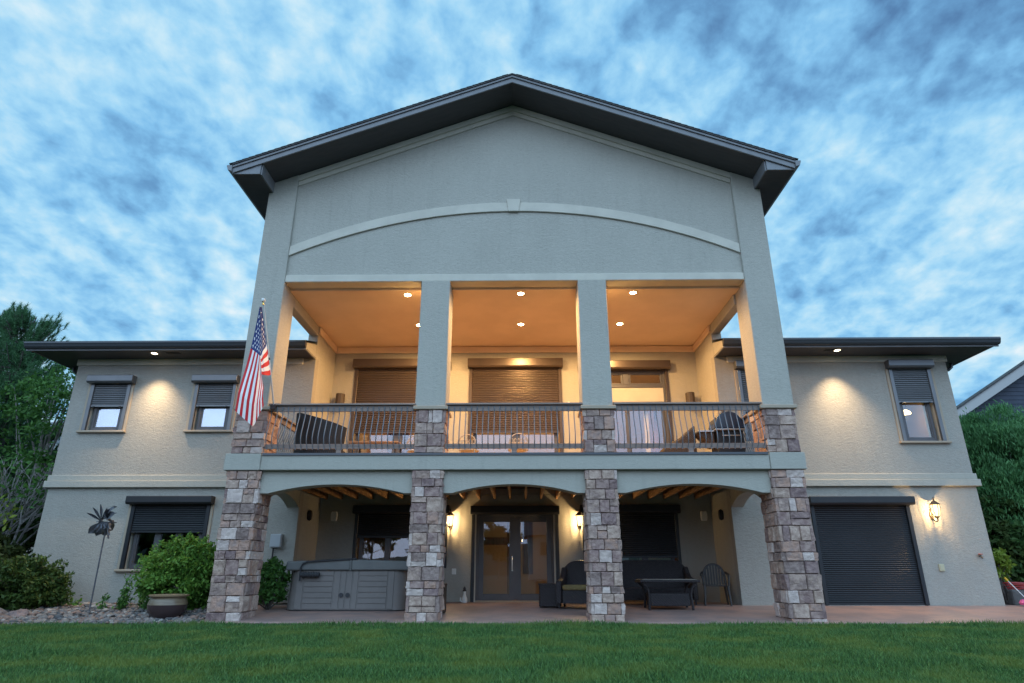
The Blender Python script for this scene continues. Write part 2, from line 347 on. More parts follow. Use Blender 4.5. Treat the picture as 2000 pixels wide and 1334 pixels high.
def wall_holes(x0, x1, z0, z1, y0, y1, holes, reveal_m=1):
    """wall slab between y0 (front) and y1 with rectangular openings; openings get their reveals"""
    b = MB()
    xs = sorted({x0, x1, *[h[0] for h in holes], *[h[1] for h in holes]}); zs = sorted({z0, z1, *[h[2] for h in holes], *[h[3] for h in holes]})
    for i in range(len(xs) - 1):
        for j in range(len(zs) - 1):
            a, c, d, e = xs[i], xs[i + 1], zs[j], zs[j + 1]
            mx, mz = (a + c) / 2, (d + e) / 2
            if any(h[0] < mx < h[1] and h[2] < mz < h[3] for h in holes): continue
            b.quad((a, y0, d), (c, y0, d), (c, y0, e), (a, y0, e)); b.quad((c, y1, d), (a, y1, d), (a, y1, e), (c, y1, e))
    for a, c, d, e in holes:
        b.quad((a, y0, d), (a, y1, d), (a, y1, e), (a, y0, e), reveal_m); b.quad((c, y1, d), (c, y0, d), (c, y0, e), (c, y1, e), reveal_m)
        b.quad((a, y0, d), (c, y0, d), (c, y1, d), (a, y1, d), reveal_m); b.quad((a, y1, e), (c, y1, e), (c, y0, e), (a, y0, e), reveal_m)
    for a, c in ((x0, x0), (x1, x1)):
        b.quad((a, y0, z0), (a, y1, z0), (a, y1, z1), (a, y0, z1))
    b.quad((x0, y0, z1), (x1, y0, z1), (x1, y1, z1), (x0, y1, z1)); b.quad((x0, y1, z0), (x1, y1, z0), (x1, y0, z0), (x0, y0, z0))
    return b

def slats(x0, x1, z0, z1, y, pitch=0.05):
    b = MB(); n = max(1, round((z1 - z0) / pitch)); h = (z1 - z0) / n
    for i in range(n):
        a = z0 + i * h
        pr = [(y + 0.016, a), (y + 0.004, a + 0.10 * h), (y - 0.004, a + 0.35 * h), (y - 0.004, a + 0.62 * h), (y + 0.004, a + 0.88 * h), (y + 0.016, a + h)]
        for (ya, za), (yb, zb) in zip(pr, pr[1:]):
            b.quad((x0, ya, za), (x1, ya, za), (x1, yb, zb), (x0, yb, zb))
    b.quad((x1, y + 0.02, z0), (x0, y + 0.02, z0), (x0, y + 0.02, z1), (x1, y + 0.02, z1))
    b.box(x0, x1, y - 0.008, y + 0.018, z0 - 0.045, z0)     # bottom bar
    return b
def shutter_box(x0, x1, z0, z1, y, d=0.2):
    b = MB(); h = z1 - z0
    b.prism([(y + .0, z0), (y - d + 0.035, z0), (y - d, z0 + 0.04), (y - d, z1 - 0.01), (y - d + 0.01, z1), (y, z1)], x0, x1, 'x'); return b

def window(x0, x1, z0, z1, y, sb, m, panes=1, sill=True, box=None, casing=True, label=None, gm=None, rail=0.09, fw=0.075, mullion=None, boxh=0.2, blind=False):
    """roller-shutter window; x0..x1/z0..z1 outer guide rails; sb bottom of the curtain"""
    gm = gm or glass
    hx0, hx1 = x0 + rail - 0.01, x1 - rail + 0.01
    jx = 0.055                                                   # cream jamb seen beside the frame
    fx0, fx1, fz0, fz1 = hx0 + jx, hx1 - jx, z0 + 0.012, z1
    fy0, fy1 = y + 0.075, y + 0.135
    f = MB(); f.box(fx0, fx0 + fw, fy0, fy1, fz0, fz1); f.box(fx1 - fw, fx1, fy0, fy1, fz0, fz1)
    f.box(fx0 + fw, fx1 - fw, fy0, fy1, fz0, fz0 + fw); f.box(fx0 + fw, fx1 - fw, fy0, fy1, fz1 - fw, fz1)
    ix0, ix1 = fx0 + fw, fx1 - fw; pw = (ix1 - ix0) / panes
    for k in range(1, panes):
        mw = 0.075 if mullion is None else mullion
        f.box(ix0 + k * pw - mw, ix0 + k * pw + mw, fy0 - 0.004, fy1 - 0.004, fz0 + fw, fz1 - fw)
    w = part(f, 'window', framem, bevel=0.006)
    if label: w['label'] = label
    for k in range(panes):
        a = ix0 + k * pw; c = a + pw
        s = MB(); q = 0.03       # inner sash + glass
        s.box(a - 0.01, a + q, fy0 + 0.018, fy1 + 0.012, fz0 + fw, fz1 - fw); s.box(c - q, c + 0.01, fy0 + 0.018, fy1 + 0.012, fz0 + fw, fz1 - fw)
        s.box(a + q, c - q, fy0 + 0.018, fy1 + 0.012, fz0 + fw - 0.01, fz0 + fw + q)
        s.build('sash', framem, w)
        b = MB(); b.box(a, c, fy0 + 0.034, fy0 + 0.046, fz0 + fw, fz1 - fw); b.build('pane', gm, w)
    s = slats(x0 + rail - 0.02, x1 - rail + 0.02, sb + 0.045, z1 - 0.01, y - 0.01); s.build('shutter', m, w)
    for sx in (x0, x1 - rail):
        b = MB(); b.box(sx, sx + rail, y - 0.045, y + 0.03, z0, z1); b.build('guide_rail', m, w, bevel=0.006)
    if sb > z0 + 0.3:
        for sx in (x0 + rail + 0.08, x1 - rail - 0.10):
            b = MB(); b.box(sx - 0.02, sx + 0.02, y - 0.04, y - 0.019, sb - 0.018, sb + 0.016); b.build('shutter_stop', metal_dk, w)
    bx = box or (x0 - 0.05, x1 + 0.05, z1 - 0.03, z1 + boxh - 0.03)
    shutter_box(bx[0], bx[1], bx[2], bx[3], y).build('shutter_box', m, w, bevel=0.006)
    if casing:
        for sx in (x0 - 0.07, x1 + 0.001):
            b = MB(); b.box(sx, sx + 0.069, y - 0.028, y + 0.0, z0, bx[2]); b.build('casing', sillm if casing == 'tan' else trim, w, bevel=0.008)
    if sill:
        b = MB(); b.box(x0 - 0.09, x1 + 0.09, y - 0.085, y + 0.08, z0 - 0.055, z0 - 0.003); b.build('sill', sillm, w, bevel=0.01)
    if blind:
        b = MB(); b.box(ix0 - .05, ix1 + .05, y + 0.27, y + 0.275, fz0, fz1); b.build('blind', blindm, w)
    return w
blindm = mat('blind_fabric', (0.62, 0.62, 0.60), 0.8)
def hole(x0, x1, z0, z1, rail=0.09): return (x0 + rail - 0.01, x1 - rail + 0.01, z0, z1)

# ---- wing front walls -------------------------------------------------
wl = [(-10.80, -9.77, 4.17, 5.42), (-8.12, -7.06, 4.17, 5.42), (-9.14, -7.24, 0.92, 2.40)]
wr = [(9.48, 10.53, 3.85, 5.72), (5.66, 6.62, 3.85, 5.72)]
gar = (6.97, 9.29, 0.16, 2.36)
part(wall_holes(XL, -XS, -0.2, 6.07, YW, YW + 0.25, [hole(*w) for w in wl]), 'wall', [stucco_w, trim])
part(wall_holes(XS, XR, -0.2, 6.07, YW, YW + 0.25, [hole(*w) for w in wr] + [hole(*gar)]), 'wall', [stucco_w, trim])
for x0, x1 in ((XL, XL + .25), (XR - .25, XR)):
    part(MB().box(x0, x1, YW + 0.25, 13, -0.2, 6.07), 'wall', stucco)
for x0, x1 in ((-XS - .25, -XS), (XS, XS + .25)):
    part(MB().box(x0, x1, YW + 0.25, YB + 0.25, -0.2, 6.93).box(x0, x1, YW, YW + 0.25, 6.071, 6.93), 'wall', stucco)
part(MB().box(XL, XR, 13, 13.2, -0.2, 6.07), 'wall', stucco)
for x0, x1 in ((XL - 0.09, -XS - 0.26), (XS + 0.26, XR + 0.09)):
    b = MB(); e = 0.09
    b.box(x0, x1, YW - 0.09, YW - 0.0, 2.77, 2.93); b.box(x0 + 0.04 * (x0 < 0), x1 - 0.04 * (x0 > 0), YW - 0.05, YW - 0.0, 2.931, 3.07)
    xe0, xe1 = (x0, XL) if x0 < 0 else (XR, x1)
    b.box(xe0, xe1, YW, 13, 2.77, 2.93)
    part(b, 'belt_course', stucco_fine, bevel=0.01)
    b = MB(); b.box(x0 + .05, x1 - .05, YW - 0.035, YW, 5.88, 6.05); part(b, 'frieze', trim, bevel=0.01)
window(*wl[0], YW, 4.78, alum, gm=glass_hi, blind=True, casing='tan', box=(-10.85, -9.68, 5.37, 5.57))
window(*wl[1], YW, 4.78, alum, gm=glass_hi, blind=True, casing='tan', box=(-8.17, -7.01, 5.37, 5.57))
window(*wl[2], YW, 1.73, dkal, gm=glass2, panes=3, casing='tan', box=(-9.22, -7.17, 2.37, 2.56))
window(*wr[0], YW, 4.82, alum, gm=glass2, casing='tan', box=(9.43, 10.56, 5.69, 5.89))
window(*wr[1], YW, 4.60, alum, casing='tan', box=(5.60, 6.67, 5.69, 5.89))
# garage roller door
d = slats(gar[0] + .07, gar[1] - .07, gar[2] + .05, gar[3] - .01, YW - 0.0, 0.045); d = part(d, 'roller_door', dkal)
for sx in (gar[0], gar[1] - .09): MB().box(sx, sx + .09, YW - 0.045, YW + 0.03, gar[2], gar[3]).build('guide_rail', dkal, d, bevel=0.006)
shutter_box(6.91, 9.33, 2.33, 2.52, YW, 0.25).build('shutter_box', dkal, d, bevel=0.006)
part(MB().box(gar[0] + 0.09, gar[1] - 0.09, YW + 0.24, YW + 0.3, 0.1, 2.4), 'garage_lining', trim)

# ---- porch back walls --------------------------------------------------
frd = (-1.02, 1.03, 0.15, 2.28)
lo_w = [(-4.18, -1.75, 0.95, 2.34), (1.75, 4.24, 0.95, 2.34)]
up_w = [(-4.52, -1.93, 3.35, 6.30), (-1.28, 1.32, 3.35, 6.30)]
sld = (1.93, 4.31, 3.11, 6.25)
part(wall_holes(-XS, XS, -0.2, 2.78, YB, YB + 0.25, [hole(*w) for w in lo_w] + [(frd[0], frd[1], frd[2], frd[3])]), 'wall', [stucco_fine, trim])
part(wall_holes(-XS, XS, 2.785, 6.93, YB, YB + 0.25, [hole(*w) for w in up_w] + [(sld[0] + .08, sld[1] - .08, sld[2], sld[3])]), 'wall', [stucco_fine, trim])
b = MB(); b.box(-XS + .001, XS - .001, YB - 0.05, YB - 0.001, 6.74, 6.925)
for s in (-1, 1):
    x = s * XS; b.box(min(x, x - s * .05), max(x, x - s * .05), YW + 0.02, YB - 0.051, 6.74, 6.925)
part(b, 'crown_trim', ceil_m, bevel=0.012)
window(*lo_w[0], YB, 1.69, dkal, gm=glass2, panes=3, sill=False, casing=False, box=(-4.22, -1.7, 2.29, 2.50))
window(*lo_w[1], YB, 1.20, dkal, panes=3, sill=False, casing=False, box=(1.7, 4.29, 2.29, 2.50))
window(*up_w[0], YB, 4.43, bronze, gm=glass_lo, panes=2, sill=False, casing=False, box=(-4.56, -1.86, 6.27, 6.53), mullion=0.13)
window(*up_w[1], YB, 4.43, bronze, gm=glass_lo, panes=2, sill=False, casing=False, box=(-1.32, 1.36, 6.27, 6.53), mullion=0.13)

# french door
def leaf(x0, x1, z0, z1, y, st, parent, gm, name='door_leaf', rail=None):
    rail = rail or st
    b = MB(); b.box(x0, x0 + st, y, y + .05, z0, z1); b.box(x1 - st, x1, y, y + .05, z0, z1); b.box(x0 + st, x1 - st, y, y + .05, z0, z0 + rail); b.box(x0 + st, x1 - st, y, y + .05, z1 - st, z1)
    o = b.build(name, framem, parent, bevel=0.008); g = MB().box(x0 + st, x1 - st, y + .02, y + .032, z0 + rail, z1 - st).build('pane', gm, parent); return o, g
b = MB(); b.box(-1.02, -.94, YB + .06, YB + .15, .15, 2.28); b.box(.95, 1.03, YB + .06, YB + .15, .15, 2.28); b.box(-.94, .95, YB + .06, YB + .15, 2.22, 2.28)
fd = part(b, 'french_door', framem, bevel=0.008); fd['label'] = 'dark double glazed patio door with two leaves'
leaf(-.94, -.01, .19, 2.22, YB + .075, .13, fd, glass2, rail=.15); leaf(.02, .95, .19, 2.22, YB + .075, .13, fd, glass2, rail=.15)
MB().box(-.035, .045, YB + .06, YB + .074, .2, 2.21).build('astragal', framem, fd)
MB().box(-1.02, 1.03, YB + .01, YB + .06, .15, .185).build('threshold', sillm, fd)
h = MB(); h.tube([(-.07, YB + .03, .92), (-.07, YB + .005, .94), (-.07, YB + .005, 1.18), (-.07, YB + .03, 1.20)], .014); h.box(-.085, -.055, YB + .06, YB + .076, .88, 1.24); h.build('handle', mat('brushed_steel', (.75, .75, .74), .3, .6), fd, smooth=True)
for s in (-1.12, 1.05): MB().box(s, s + .085, YB - .05, YB + .0, .15, 2.27).build('guide_rail', dkal, fd, bevel=.006)
for s in (-1.035, 1.005): MB().box(s, s + .03, YB - .02, YB + .059, .15, 2.27).build('jamb_strip', trim, fd)
shutter_box(-1.15, 1.16, 2.27, 2.48, YB).build('shutter_box', dkal, fd, bevel=.006)
# balcony sliding door with transoms
b = MB(); x0, x1 = 2.01, 4.23
b.box(x0, x0 + .07, YB + .05, YB + .14, 3.11, 6.25); b.box(x1 - .07, x1, YB + .05, YB + .14, 3.11, 6.25); b.box(x0 + .07, x1 - .07, YB + .05, YB + .14, 6.15, 6.25)
b.box(x0 + .07, x1 - .07, YB + .045, YB + .14, 5.72, 5.80); b.box(x0 + .07, x1 - .07, YB + .045, YB + .14, 5.19, 5.31)
b.box(3.05, 3.22, YB + .055, YB + .14, 5.80, 6.15)
sl = part(b, 'sliding_door', framem, bevel=.008); sl['label'] = 'bronze sliding balcony door with transom windows above'
for a, c in ((2.08, 3.05), (3.22, 4.16)): leaf(a, c, 5.80, 6.15, YB + .07, .055, sl, glass2, 'transom_sash')
MB().box(x0 + .07, x1 - .07, YB + .07, YB + .10, 5.31, 5.72).build('transom_panel', trim, sl)
leaf(2.08, 3.15, 3.15, 5.19, YB + .05, .09, sl, glass_lo, rail=.12); leaf(3.10, 4.16, 3.15, 5.19, YB + .105, .09, sl, glass_lo, rail=.12)
for s in (1.93, 4.22): MB().box(s, s + .09, YB - .045, YB + .02, 3.11, 6.2).build('guide_rail', bronze, sl, bevel=.006)
shutter_box(1.88, 4.37, 6.20, 6.45, YB).build('shutter_box', bronze, sl, bevel=.006)

# ---- rooms behind the glass ---------------------------------------------
roomw = mat('room_paint', (0.50, 0.36, 0.22), 0.9); roomd = mat('room_wood', (0.36, 0.15, 0.05), 0.5, c2=(0.22, 0.08, 0.03), nscale=6, stretch=(3, 3, .4)); roomg = mat('room_grey', (0.18, 0.17, 0.17), 0.9)
def room(x0, x1, y0, y1, z0, z1, m, fl):
    b = MB(); t = .06
    b.box(x0 - t, x0, y0, y1, z0, z1, 0); b.box(x1, x1 + t, y0, y1, z0, z1, 0); b.box(x0 - t, x1 + t, y1, y1 + t, z0, z1, 0); b.box(x0 - t, x1 + t, y0, y1 + t, z1, z1 + t, 0); b.box(x0 - t, x1 + t, y0, y1 + t, z0 - t, z0, 1)
    part(b, 'interior_room', [m, fl])
room(-5.0, 5.0, YB + .251, 8.6, 3.11, 6.6, roomw, roomd)
room(-5.0, 5.0, YB + .251, 8.6, 0.12, 2.62, roomw, roomd)
room(XL + .3, -5.5, YW + .251, 6.5, 3.1, 5.95, roomg, roomg); room(XL + .3, -5.5, YW + .251, 6.5, 0.12, 2.75, roomg, roomg)
room(5.5, XR - .3, YW + .251, 6.5, 3.1, 5.95, roomw, roomd)
# wooden interior partitions / doors that show through the panes
part(MB().box(-3.6, -3.0, 4.9, 5.0, 3.11, 5.3).box(1.95, 2.75, 4.75, 4.83, 3.12, 5.25).box(3.95, 4.04, 4.9, 5.5, 3.12, 5.3).box(-3.9, -3.2, 4.9, 4.98, .13, 2.3).box(-.22, -.10, 5.3, 5.4, .13, 2.2).box(-1.1, -.22, 5.3, 5.38, 1.55, 1.75).box(2.3, 3.3, 5.0, 5.08, .13, 2.2).box(.2, .48, 5.3, 5.38, .8, 2.2), 'interior_door', roomd)
part(MB().box(3.62, 3.74, 4.62, 4.66, 3.12, 5.2).box(2.62, 2.70, 4.62, 4.66, 3.12, 5.2), 'curtain', mat('curtain', (.62, .48, .2), .9))
part(MB().box(10.30, 10.34, YW + .2, YW + .24, 3.8, 5.6), 'curtain', mat('curtain_pale', (.75, .7, .42), .9))

# ---- stone piers -----------------------------------------------------------
def stone_pier(x0, x1, y0, y1, z0, z1, seed):
    r = random.Random(seed); b = MB()
    b.box(x0 + .028, x1 - .028, y0 + .028, y1 - .028, z0, z1, len(STONES))
    th = 0.055
    def splits(a, c, lo, hi):
        w = c - a
        k = max(1, round(w / r.uniform(lo, hi))); cuts = sorted([a] + [a + w * (i + r.uniform(-.24, .24)) / k for i in range(1, k)] + [c]); return list(zip(cuts, cuts[1:]))
    def stone(O, U, Vv, Nn, w, h, depth, side0, side1):
        # O lower-left on the nominal face, U right, V up, N outward
        gap = 0.004; w -= 2 * gap; h -= 2 * gap; O = O + U * gap + Vv * gap
        nu = 7 if w > .2 else 6; nv = 6 if h > .14 else 5
        us = [0, .05] + [i / (nu - 3) for i in range(1, nu - 3)] + [.95, 1]; vs_ = [0, .06] + [i / (nv - 3) for i in range(1, nv - 3)] + [.94, 1]
        off = r.uniform(0.004, 0.026); tu, tv = r.uniform(-.012, .012), r.uniform(-.012, .012); sd = r.uniform(0, 100)
        P = []
        for v in vs_:
            for u in us:
                e = min(u, 1 - u) < .01 or min(v, 1 - v) < .01
                q = O + U * (u * w) + Vv * (v * h)
                if e: dd = off - .016 + r.uniform(-.003, .003)
                else: dd = off + tu * (u - .5) * 2 + tv * (v - .5) * 2 + .016 * mnoise.noise((q * 9) + Vector((sd, 0, 0))) + .007 * mnoise.noise((q * 26) + Vector((0, sd, 0)))
                q = q + Nn * dd
                if e: q += (U * r.uniform(-.003, .003) + Vv * r.uniform(-.003, .003))
                P.append(q)
        n_u, n_v = len(us), len(vs_)
        F = [(j * n_u + i, j * n_u + i + 1, (j + 1) * n_u + i + 1, (j + 1) * n_u + i) for j in range(n_v - 1) for i in range(n_u - 1)]
        ring = [i for i in range(n_u)] + [j * n_u + n_u - 1 for j in range(1, n_v)] + [(n_v - 1) * n_u + i for i in range(n_u - 2, -1, -1)] + [j * n_u for j in range(n_v - 2, 0, -1)]
        k0 = len(P)
        for i in ring:
            q = P[i]; P.append(q - Nn * ((q - O).dot(Nn) + depth))
        m_ = len(ring)
        for i in range(m_): F.append((ring[(i + 1) % m_], ring[i], k0 + i, k0 + (i + 1) % m_))
        b.add(P, F, r.choice([0, 0, 1, 1, 2, 2, 3, 4, 4, 5, 5, 6]))
    X, Y, Z = Vector((1, 0, 0)), Vector((0, 1, 0)), Vector((0, 0, 1))
    z = z0; row = 0
    while z < z1 - 1e-4:
        h = r.choice([.13, .16, .20, .23, .26, .29])
        if z1 - z - h < .12: h = z1 - z if z1 - z < .3 else (z1 - z) / 2
        own = row % 2 == 0                       # the front owns the corners on even rows
        fa, fb = (x0, x1) if own else (x0 + th, x1 - th)
        sa, sb = (y0 + th, y1 - th) if own else (y0, y1)
        for face in range(4):
            a, c = (fa, fb) if face in (0, 2) else (sa, sb)
            for (p, q) in splits(a, c, .18, .34):
                hs = [(0, h)]
                if h > .24 and r.random() < .25: k = r.choice([.38, .5, .62]); hs = [(0, h * k), (h * k, h)]
                for ha, hb in hs:
                    if face == 0: stone(Vector((p, y0, z + ha)), X, Z, -Y, q - p, hb - ha, th, 0, 0)
                    elif face == 2: stone(Vector((q, y1, z + ha)), -X, Z, Y, q - p, hb - ha, th, 0, 0)
                    elif face == 1: stone(Vector((x1, p, z + ha)), Y, Z, X, q - p, hb - ha, th, 0, 0)
                    else: stone(Vector((x0, q, z + ha)), -Y, Z, -X, q - p, hb - ha, th, 0, 0)
        z += h; row += 1
    me = bpy.data.meshes.new('stone_pier'); me.from_pydata(b.v, [], b.f)
    for m in STONES + [mortar]: me.materials.append(m)
    me.polygons.foreach_set('material_index', b.m); me.update()
    o = bpy.data.objects.new('stone_pier', me); COL.objects.link(o); link(o, house, True); return o
PX = [(-5.75, -5.10), (-2.01, -1.40), (1.46, 2.08), (5.15, 5.80)]
for i, (a, c) in enumerate(PX):
    stone_pier(a, c, 0.0, 0.75, -0.09, 2.775, 11 + i)
    stone_pier(a, c, 0.0, 0.72, 3.125, 4.02, 31 + i)
    part(MB().box(a - .055, c + .055, -.055, .775, 4.021, 4.10), 'pier_cap', sillm, bevel=.012)
# ---- stucco columns, gable wall -------------------------------------------
RZ, SL, YO = 11.84, 0.393, -0.78          # ridge soffit height at x=0, slope, front overhang
soff = lambda x: RZ - SL * abs(x)
CX = [(-5.79, -5.13), (-2.04, -1.40), (1.45, 2.08), (5.17, 5.82)]
for i, (a, c) in enumerate(CX):
    if i in (0, 3):
        b = MB(); b.prism([(a, 4.101), (c, 4.101), (c, soff(c)), (a, soff(a))], 0.02, 0.74, 'y')
    else: b = MB().box(a, c, 0.02, 0.70, 4.101, 6.99)
    part(b, 'column', stucco, bevel=.012)
b = MB(); xs = np.linspace(-5.131, 5.171, 3); b.prism([(-5.131, 7.16), (5.171, 7.16), (5.171, soff(5.171)), (0, soff(0)), (-5.131, soff(5.131))], .09, .40, 'y'); part(b, 'gable_wall', stucco)
part(MB().box(-5.129, 5.169, .035, .40, 6.985, 7.159), 'header_trim', trim, bevel=.012)
def arc(x0, x1, zs, zc, n=40):            # circular arc by chord and crown
    c = (x1 - x0) / 2; s = zc - zs; r_ = (c * c + s * s) / (2 * s); xm = (x0 + x1) / 2
    return [(x, zc - r_ + math.sqrt(max(0, r_ * r_ - (x - xm) ** 2))) for x in [x0 + (x1 - x0) * i / n for i in range(n + 1)]]
lo = arc(-5.128, 5.168, 7.66, 8.79); up = [(x, z + .235) for x, z in lo]
part(MB().strip(up, lo, .045, .089), 'arch_trim', trim, bevel=.008)
part(MB().prism([(-.10, 8.775), (.14, 8.775), (.19, 9.10), (-.15, 9.10)], .02, .088, 'y'), 'keystone', trim, bevel=.008)
for lo_, hi_, yy in ((.01, .165, .03), (.166, .29, .06)):
    xs = [-5.127, 0.0, 5.167]
    part(MB().strip([(x, soff(x) - lo_) for x in xs], [(x, soff(x) - hi_) for x in xs], yy, .089), 'rake_trim', trim, bevel=.006)
# ---- balcony ceiling / beams -------------------------------------------------
part(MB().box(-XS - .22, XS + .24, .401, YB + .25, 6.935, 7.02), 'balcony_ceiling', ceil_m)
for s in (-1, 1):
    a, c = sorted((s * XS, s * (XS + .22))); part(MB().box(a, c, .741, YW - .001, 6.68, 6.934), 'side_beam', stucco, bevel=.01)
    a, c = sorted((s * XS, s * (XS + .22))); part(MB().prism([(a, 7.021), (c, 7.021), (c, soff(c) - .02), (a, soff(a) - .02)], .741, 14, 'y'), 'wall', stucco)
# ---- main gable roof ----------------------------------------------------------
EX = 6.33
b = MB(); t = .17
prof_t = [(-EX, soff(EX) + .20), (0, soff(0) + .20), (EX, soff(EX) + .20)]; prof_b = [(-EX, soff(EX) + .16), (0, soff(0) + .16), (EX, soff(EX) + .16)]
b.strip(prof_t, prof_b, YO - .05, 14)
k = 0                                        # ragged shingle edge: overlapping courses
for s in (-1, 1):
    x = .1
    while x < EX:
        w = .14; zt = soff(x) + .20
        b.prism([(s * x, zt), (s * (x + w), zt - SL * w), (s * (x + w), zt - SL * w + .018), (s * x, zt + .006)], YO - .058, YO + .5, 'y'); x += w
roof = part(b, 'gable_roof', shingle)
b = MB(); b.strip([(x, z - .001) for x, z in prof_b], [(x, soff(x) - .03) for x in (-EX, 0, EX)], YO, YO + .035); b.build('fascia', fasciam, roof, bevel=.006)
b = MB(); b.strip([(x, soff(x) + .158) for x in (-EX, 0, EX)], [(x, soff(x) + .10) for x in (-EX, 0, EX)], YO - .03, YO - .002); b.build('drip_board', fasciam, roof, bevel=.004)
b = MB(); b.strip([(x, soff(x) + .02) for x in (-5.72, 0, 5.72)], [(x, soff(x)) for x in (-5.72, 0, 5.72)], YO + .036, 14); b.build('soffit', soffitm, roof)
ez = soff(EX) + .0
for s in (-1, 1):
    # boxed eave return: level soffit, triangular front, inner cheek
    a, c = 5.71, EX
    b = MB(); b.prism([(s * a, ez - .035), (s * c, ez - .035), (s * c, ez + .15), (s * a, soff(a) + .005)], YO + .037, YO + .07, 'y'); b.build('eave_return', fasciam, roof, bevel=.004)
    b = MB(); x_ = sorted((s * (a - .03), s * a)); b.box(x_[0], x_[1], YO + .071, .019, ez - .035, soff(a) + .0); b.build('eave_cheek', fasciam, roof)
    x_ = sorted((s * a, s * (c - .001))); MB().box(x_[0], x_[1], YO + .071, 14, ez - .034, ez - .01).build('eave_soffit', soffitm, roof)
    pr = [(s * EX, ez + .0), (s * (EX + .09), ez + .03), (s * (EX + .125), ez + .13), (s * (EX + .125), ez + .155), (s * EX, ez + .155)]
    MB().prism(pr, YO - .04, 14, 'y').build('gutter', fasciam, roof, bevel=.004)

# ---- wing roofs ------------------------------------------------------------------
OV = .86
for s, xo, xin in ((-1, XL - OV, -5.13), (1, XR + OV, 5.13)):
    xa, xb = sorted((xo, xin)); yf = YW - OV
    xg = xo - s * .0
    b = MB(); rz = 6.235; sl_ = .30
    xr = xo - s * 4.5                       # hip
    A = (xo, yf - .02, rz); Bp = (xin, yf - .02, rz); C = (xin, yf + 4.5, rz + 4.5 * sl_); D = (xr, yf + 4.5, rz + 4.5 * sl_)
    E2 = (xo, 14, rz); F2 = (xr, 14, rz + 4.5 * sl_)
    b.quad(A, Bp, C, D); b.quad(A, D, F2, E2); b.quad(D, C, (xin, 14, rz + 4.5 * sl_), F2)
    b.quad((xo, yf - .02, rz - .03), (xin, yf - .02, rz - .03), (xin, 14, rz - .03), (xo, 14, rz - .03))
    b.quad(A, Bp, (xin, yf - .02, rz - .03), (xo, yf - .02, rz - .03)); b.quad(A, E2, (xo, 14, rz - .03), (xo, yf - .02, rz - .03))
    wr_ = part(b, 'wing_roof', shingle)
    MB().box(xa + .03 * (s > 0) , xb - .03 * (s < 0), yf + .10, yf + .125, 6.03, 6.20).box(*sorted((xo - s * .13, xo - s * .105)), yf + .126, 14, 6.03, 6.20).build('fascia', fasciam, wr_)
    # ogee gutter
    pr = [(yf + .099, 6.07), (yf + .03, 6.075), (yf + .0, 6.11), (yf - .012, 6.15), (yf - .03, 6.19), (yf - .03, 6.222), (yf + .099, 6.222)]
    MB().prism(pr, xa, xb, 'x').build('gutter', gutterm, wr_, bevel=.003)
    pr = [(xo - s * .104, 6.07), (xo - s * .03, 6.075), (xo, 6.11), (xo + s * .012, 6.15), (xo + s * .02, 6.222), (xo - s * .104, 6.222)]
    MB().prism(pr, yf + .10, 14, 'y').build('gutter', gutterm, wr_, bevel=.003)
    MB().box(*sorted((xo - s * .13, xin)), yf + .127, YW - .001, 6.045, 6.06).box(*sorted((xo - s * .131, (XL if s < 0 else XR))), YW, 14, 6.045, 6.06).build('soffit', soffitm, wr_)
    # end board closing the eave beside the balcony
    MB().prism([(yf + .09, 6.03), (YW - .01, 6.03), (YW - .01, 6.42), (yf + .09, 6.21)], *sorted((xin + s * .001, xin + s * .04)), 'x').build('eave_end_board', stucco_fine, wr_)
    # soffit vent slots
    cx = -8.75 if s < 0 else 7.72
    v = MB()
    for j in range(3): v.box(cx, cx + .34, 2.08 + j * .06, 2.10 + j * .06, 6.038, 6.044)
    v.build('soffit_vent', mat('vent_dark', (.02, .02, .02), .8), wr_)
    # downspout
    xd = xo - s * .30
    MB().tube([(xd, YW + .62, 6.08), (xd, YW + .62, 5.94), (xd - s * .10, YW + .62, 5.86), ((XL if s < 0 else XR) + s * .06, YW + .62, 5.72), ((XL if s < 0 else XR) + s * .06, YW + .62, .2)], .042, 8).build('downspout', gutterm, wr_, smooth=True)

# ---- deck --------------------------------------------------------------------------
part(MB().box(-5.10, 5.15, -.02, .40, 2.785, 3.095), 'deck_beam', stucco_fine, bevel=.01)
for a, c in ((-5.83, -5.101), (5.151, 5.86)): part(MB().box(a, c, -.045, .80, 2.78, 3.115), 'beam_end_block', stucco_fine, bevel=.01)
b = MB(); b.box(-5.06, 5.11, -.03, YB - .001, 3.096, 3.118); part(b, 'deck_floor', deckw)
part(MB().box(-5.08, 5.13, -.045, -.021, 3.075, 3.122), 'flashing', gutterm)
for a, c in ((-5.10, -2.01), (-1.40, 1.46), (2.08, 5.15)):
    fl = .16; ar = [(a, 2.335), (a + fl, 2.335)] + arc(a + fl + .02, c - fl - .02, 2.335, 2.51, 24) + [(c - fl, 2.335), (c, 2.335)]
    part(MB().strip([(x, 2.784) for x, z in ar], ar, .10, .42), 'arch', stucco_fine, bevel=.006)
for s in (-1, 1):
    ar = arc(.75, YW, 2.30, 2.52, 20); b = MB(); x0, x1 = sorted((s * 5.14, s * 5.42))
    n_ = len(ar)
    for i in range(n_ - 1):
        (ya, za), (yb, zb) = ar[i], ar[i + 1]
        b.quad((x0, ya, za), (x0, yb, zb), (x0, yb, 2.90), (x0, ya, 2.90)); b.quad((x1, ya, za), (x1, yb, zb), (x1, yb, 2.90), (x1, ya, 2.90))
        b.quad((x0, ya, za), (x1, ya, za), (x1, yb, zb), (x0, yb, zb)); b.quad((x0, ya, 2.9), (x1, ya, 2.9), (x1, yb, 2.9), (x0, yb, 2.9))
    part(b, 'arch', stucco_fine)
x = -4.98
while x < 5.1:
    part(MB().box(x - .022, x + .022, .43, YB - .002, 2.66, 2.93), 'joist', joistm, bevel=.003); x += .405
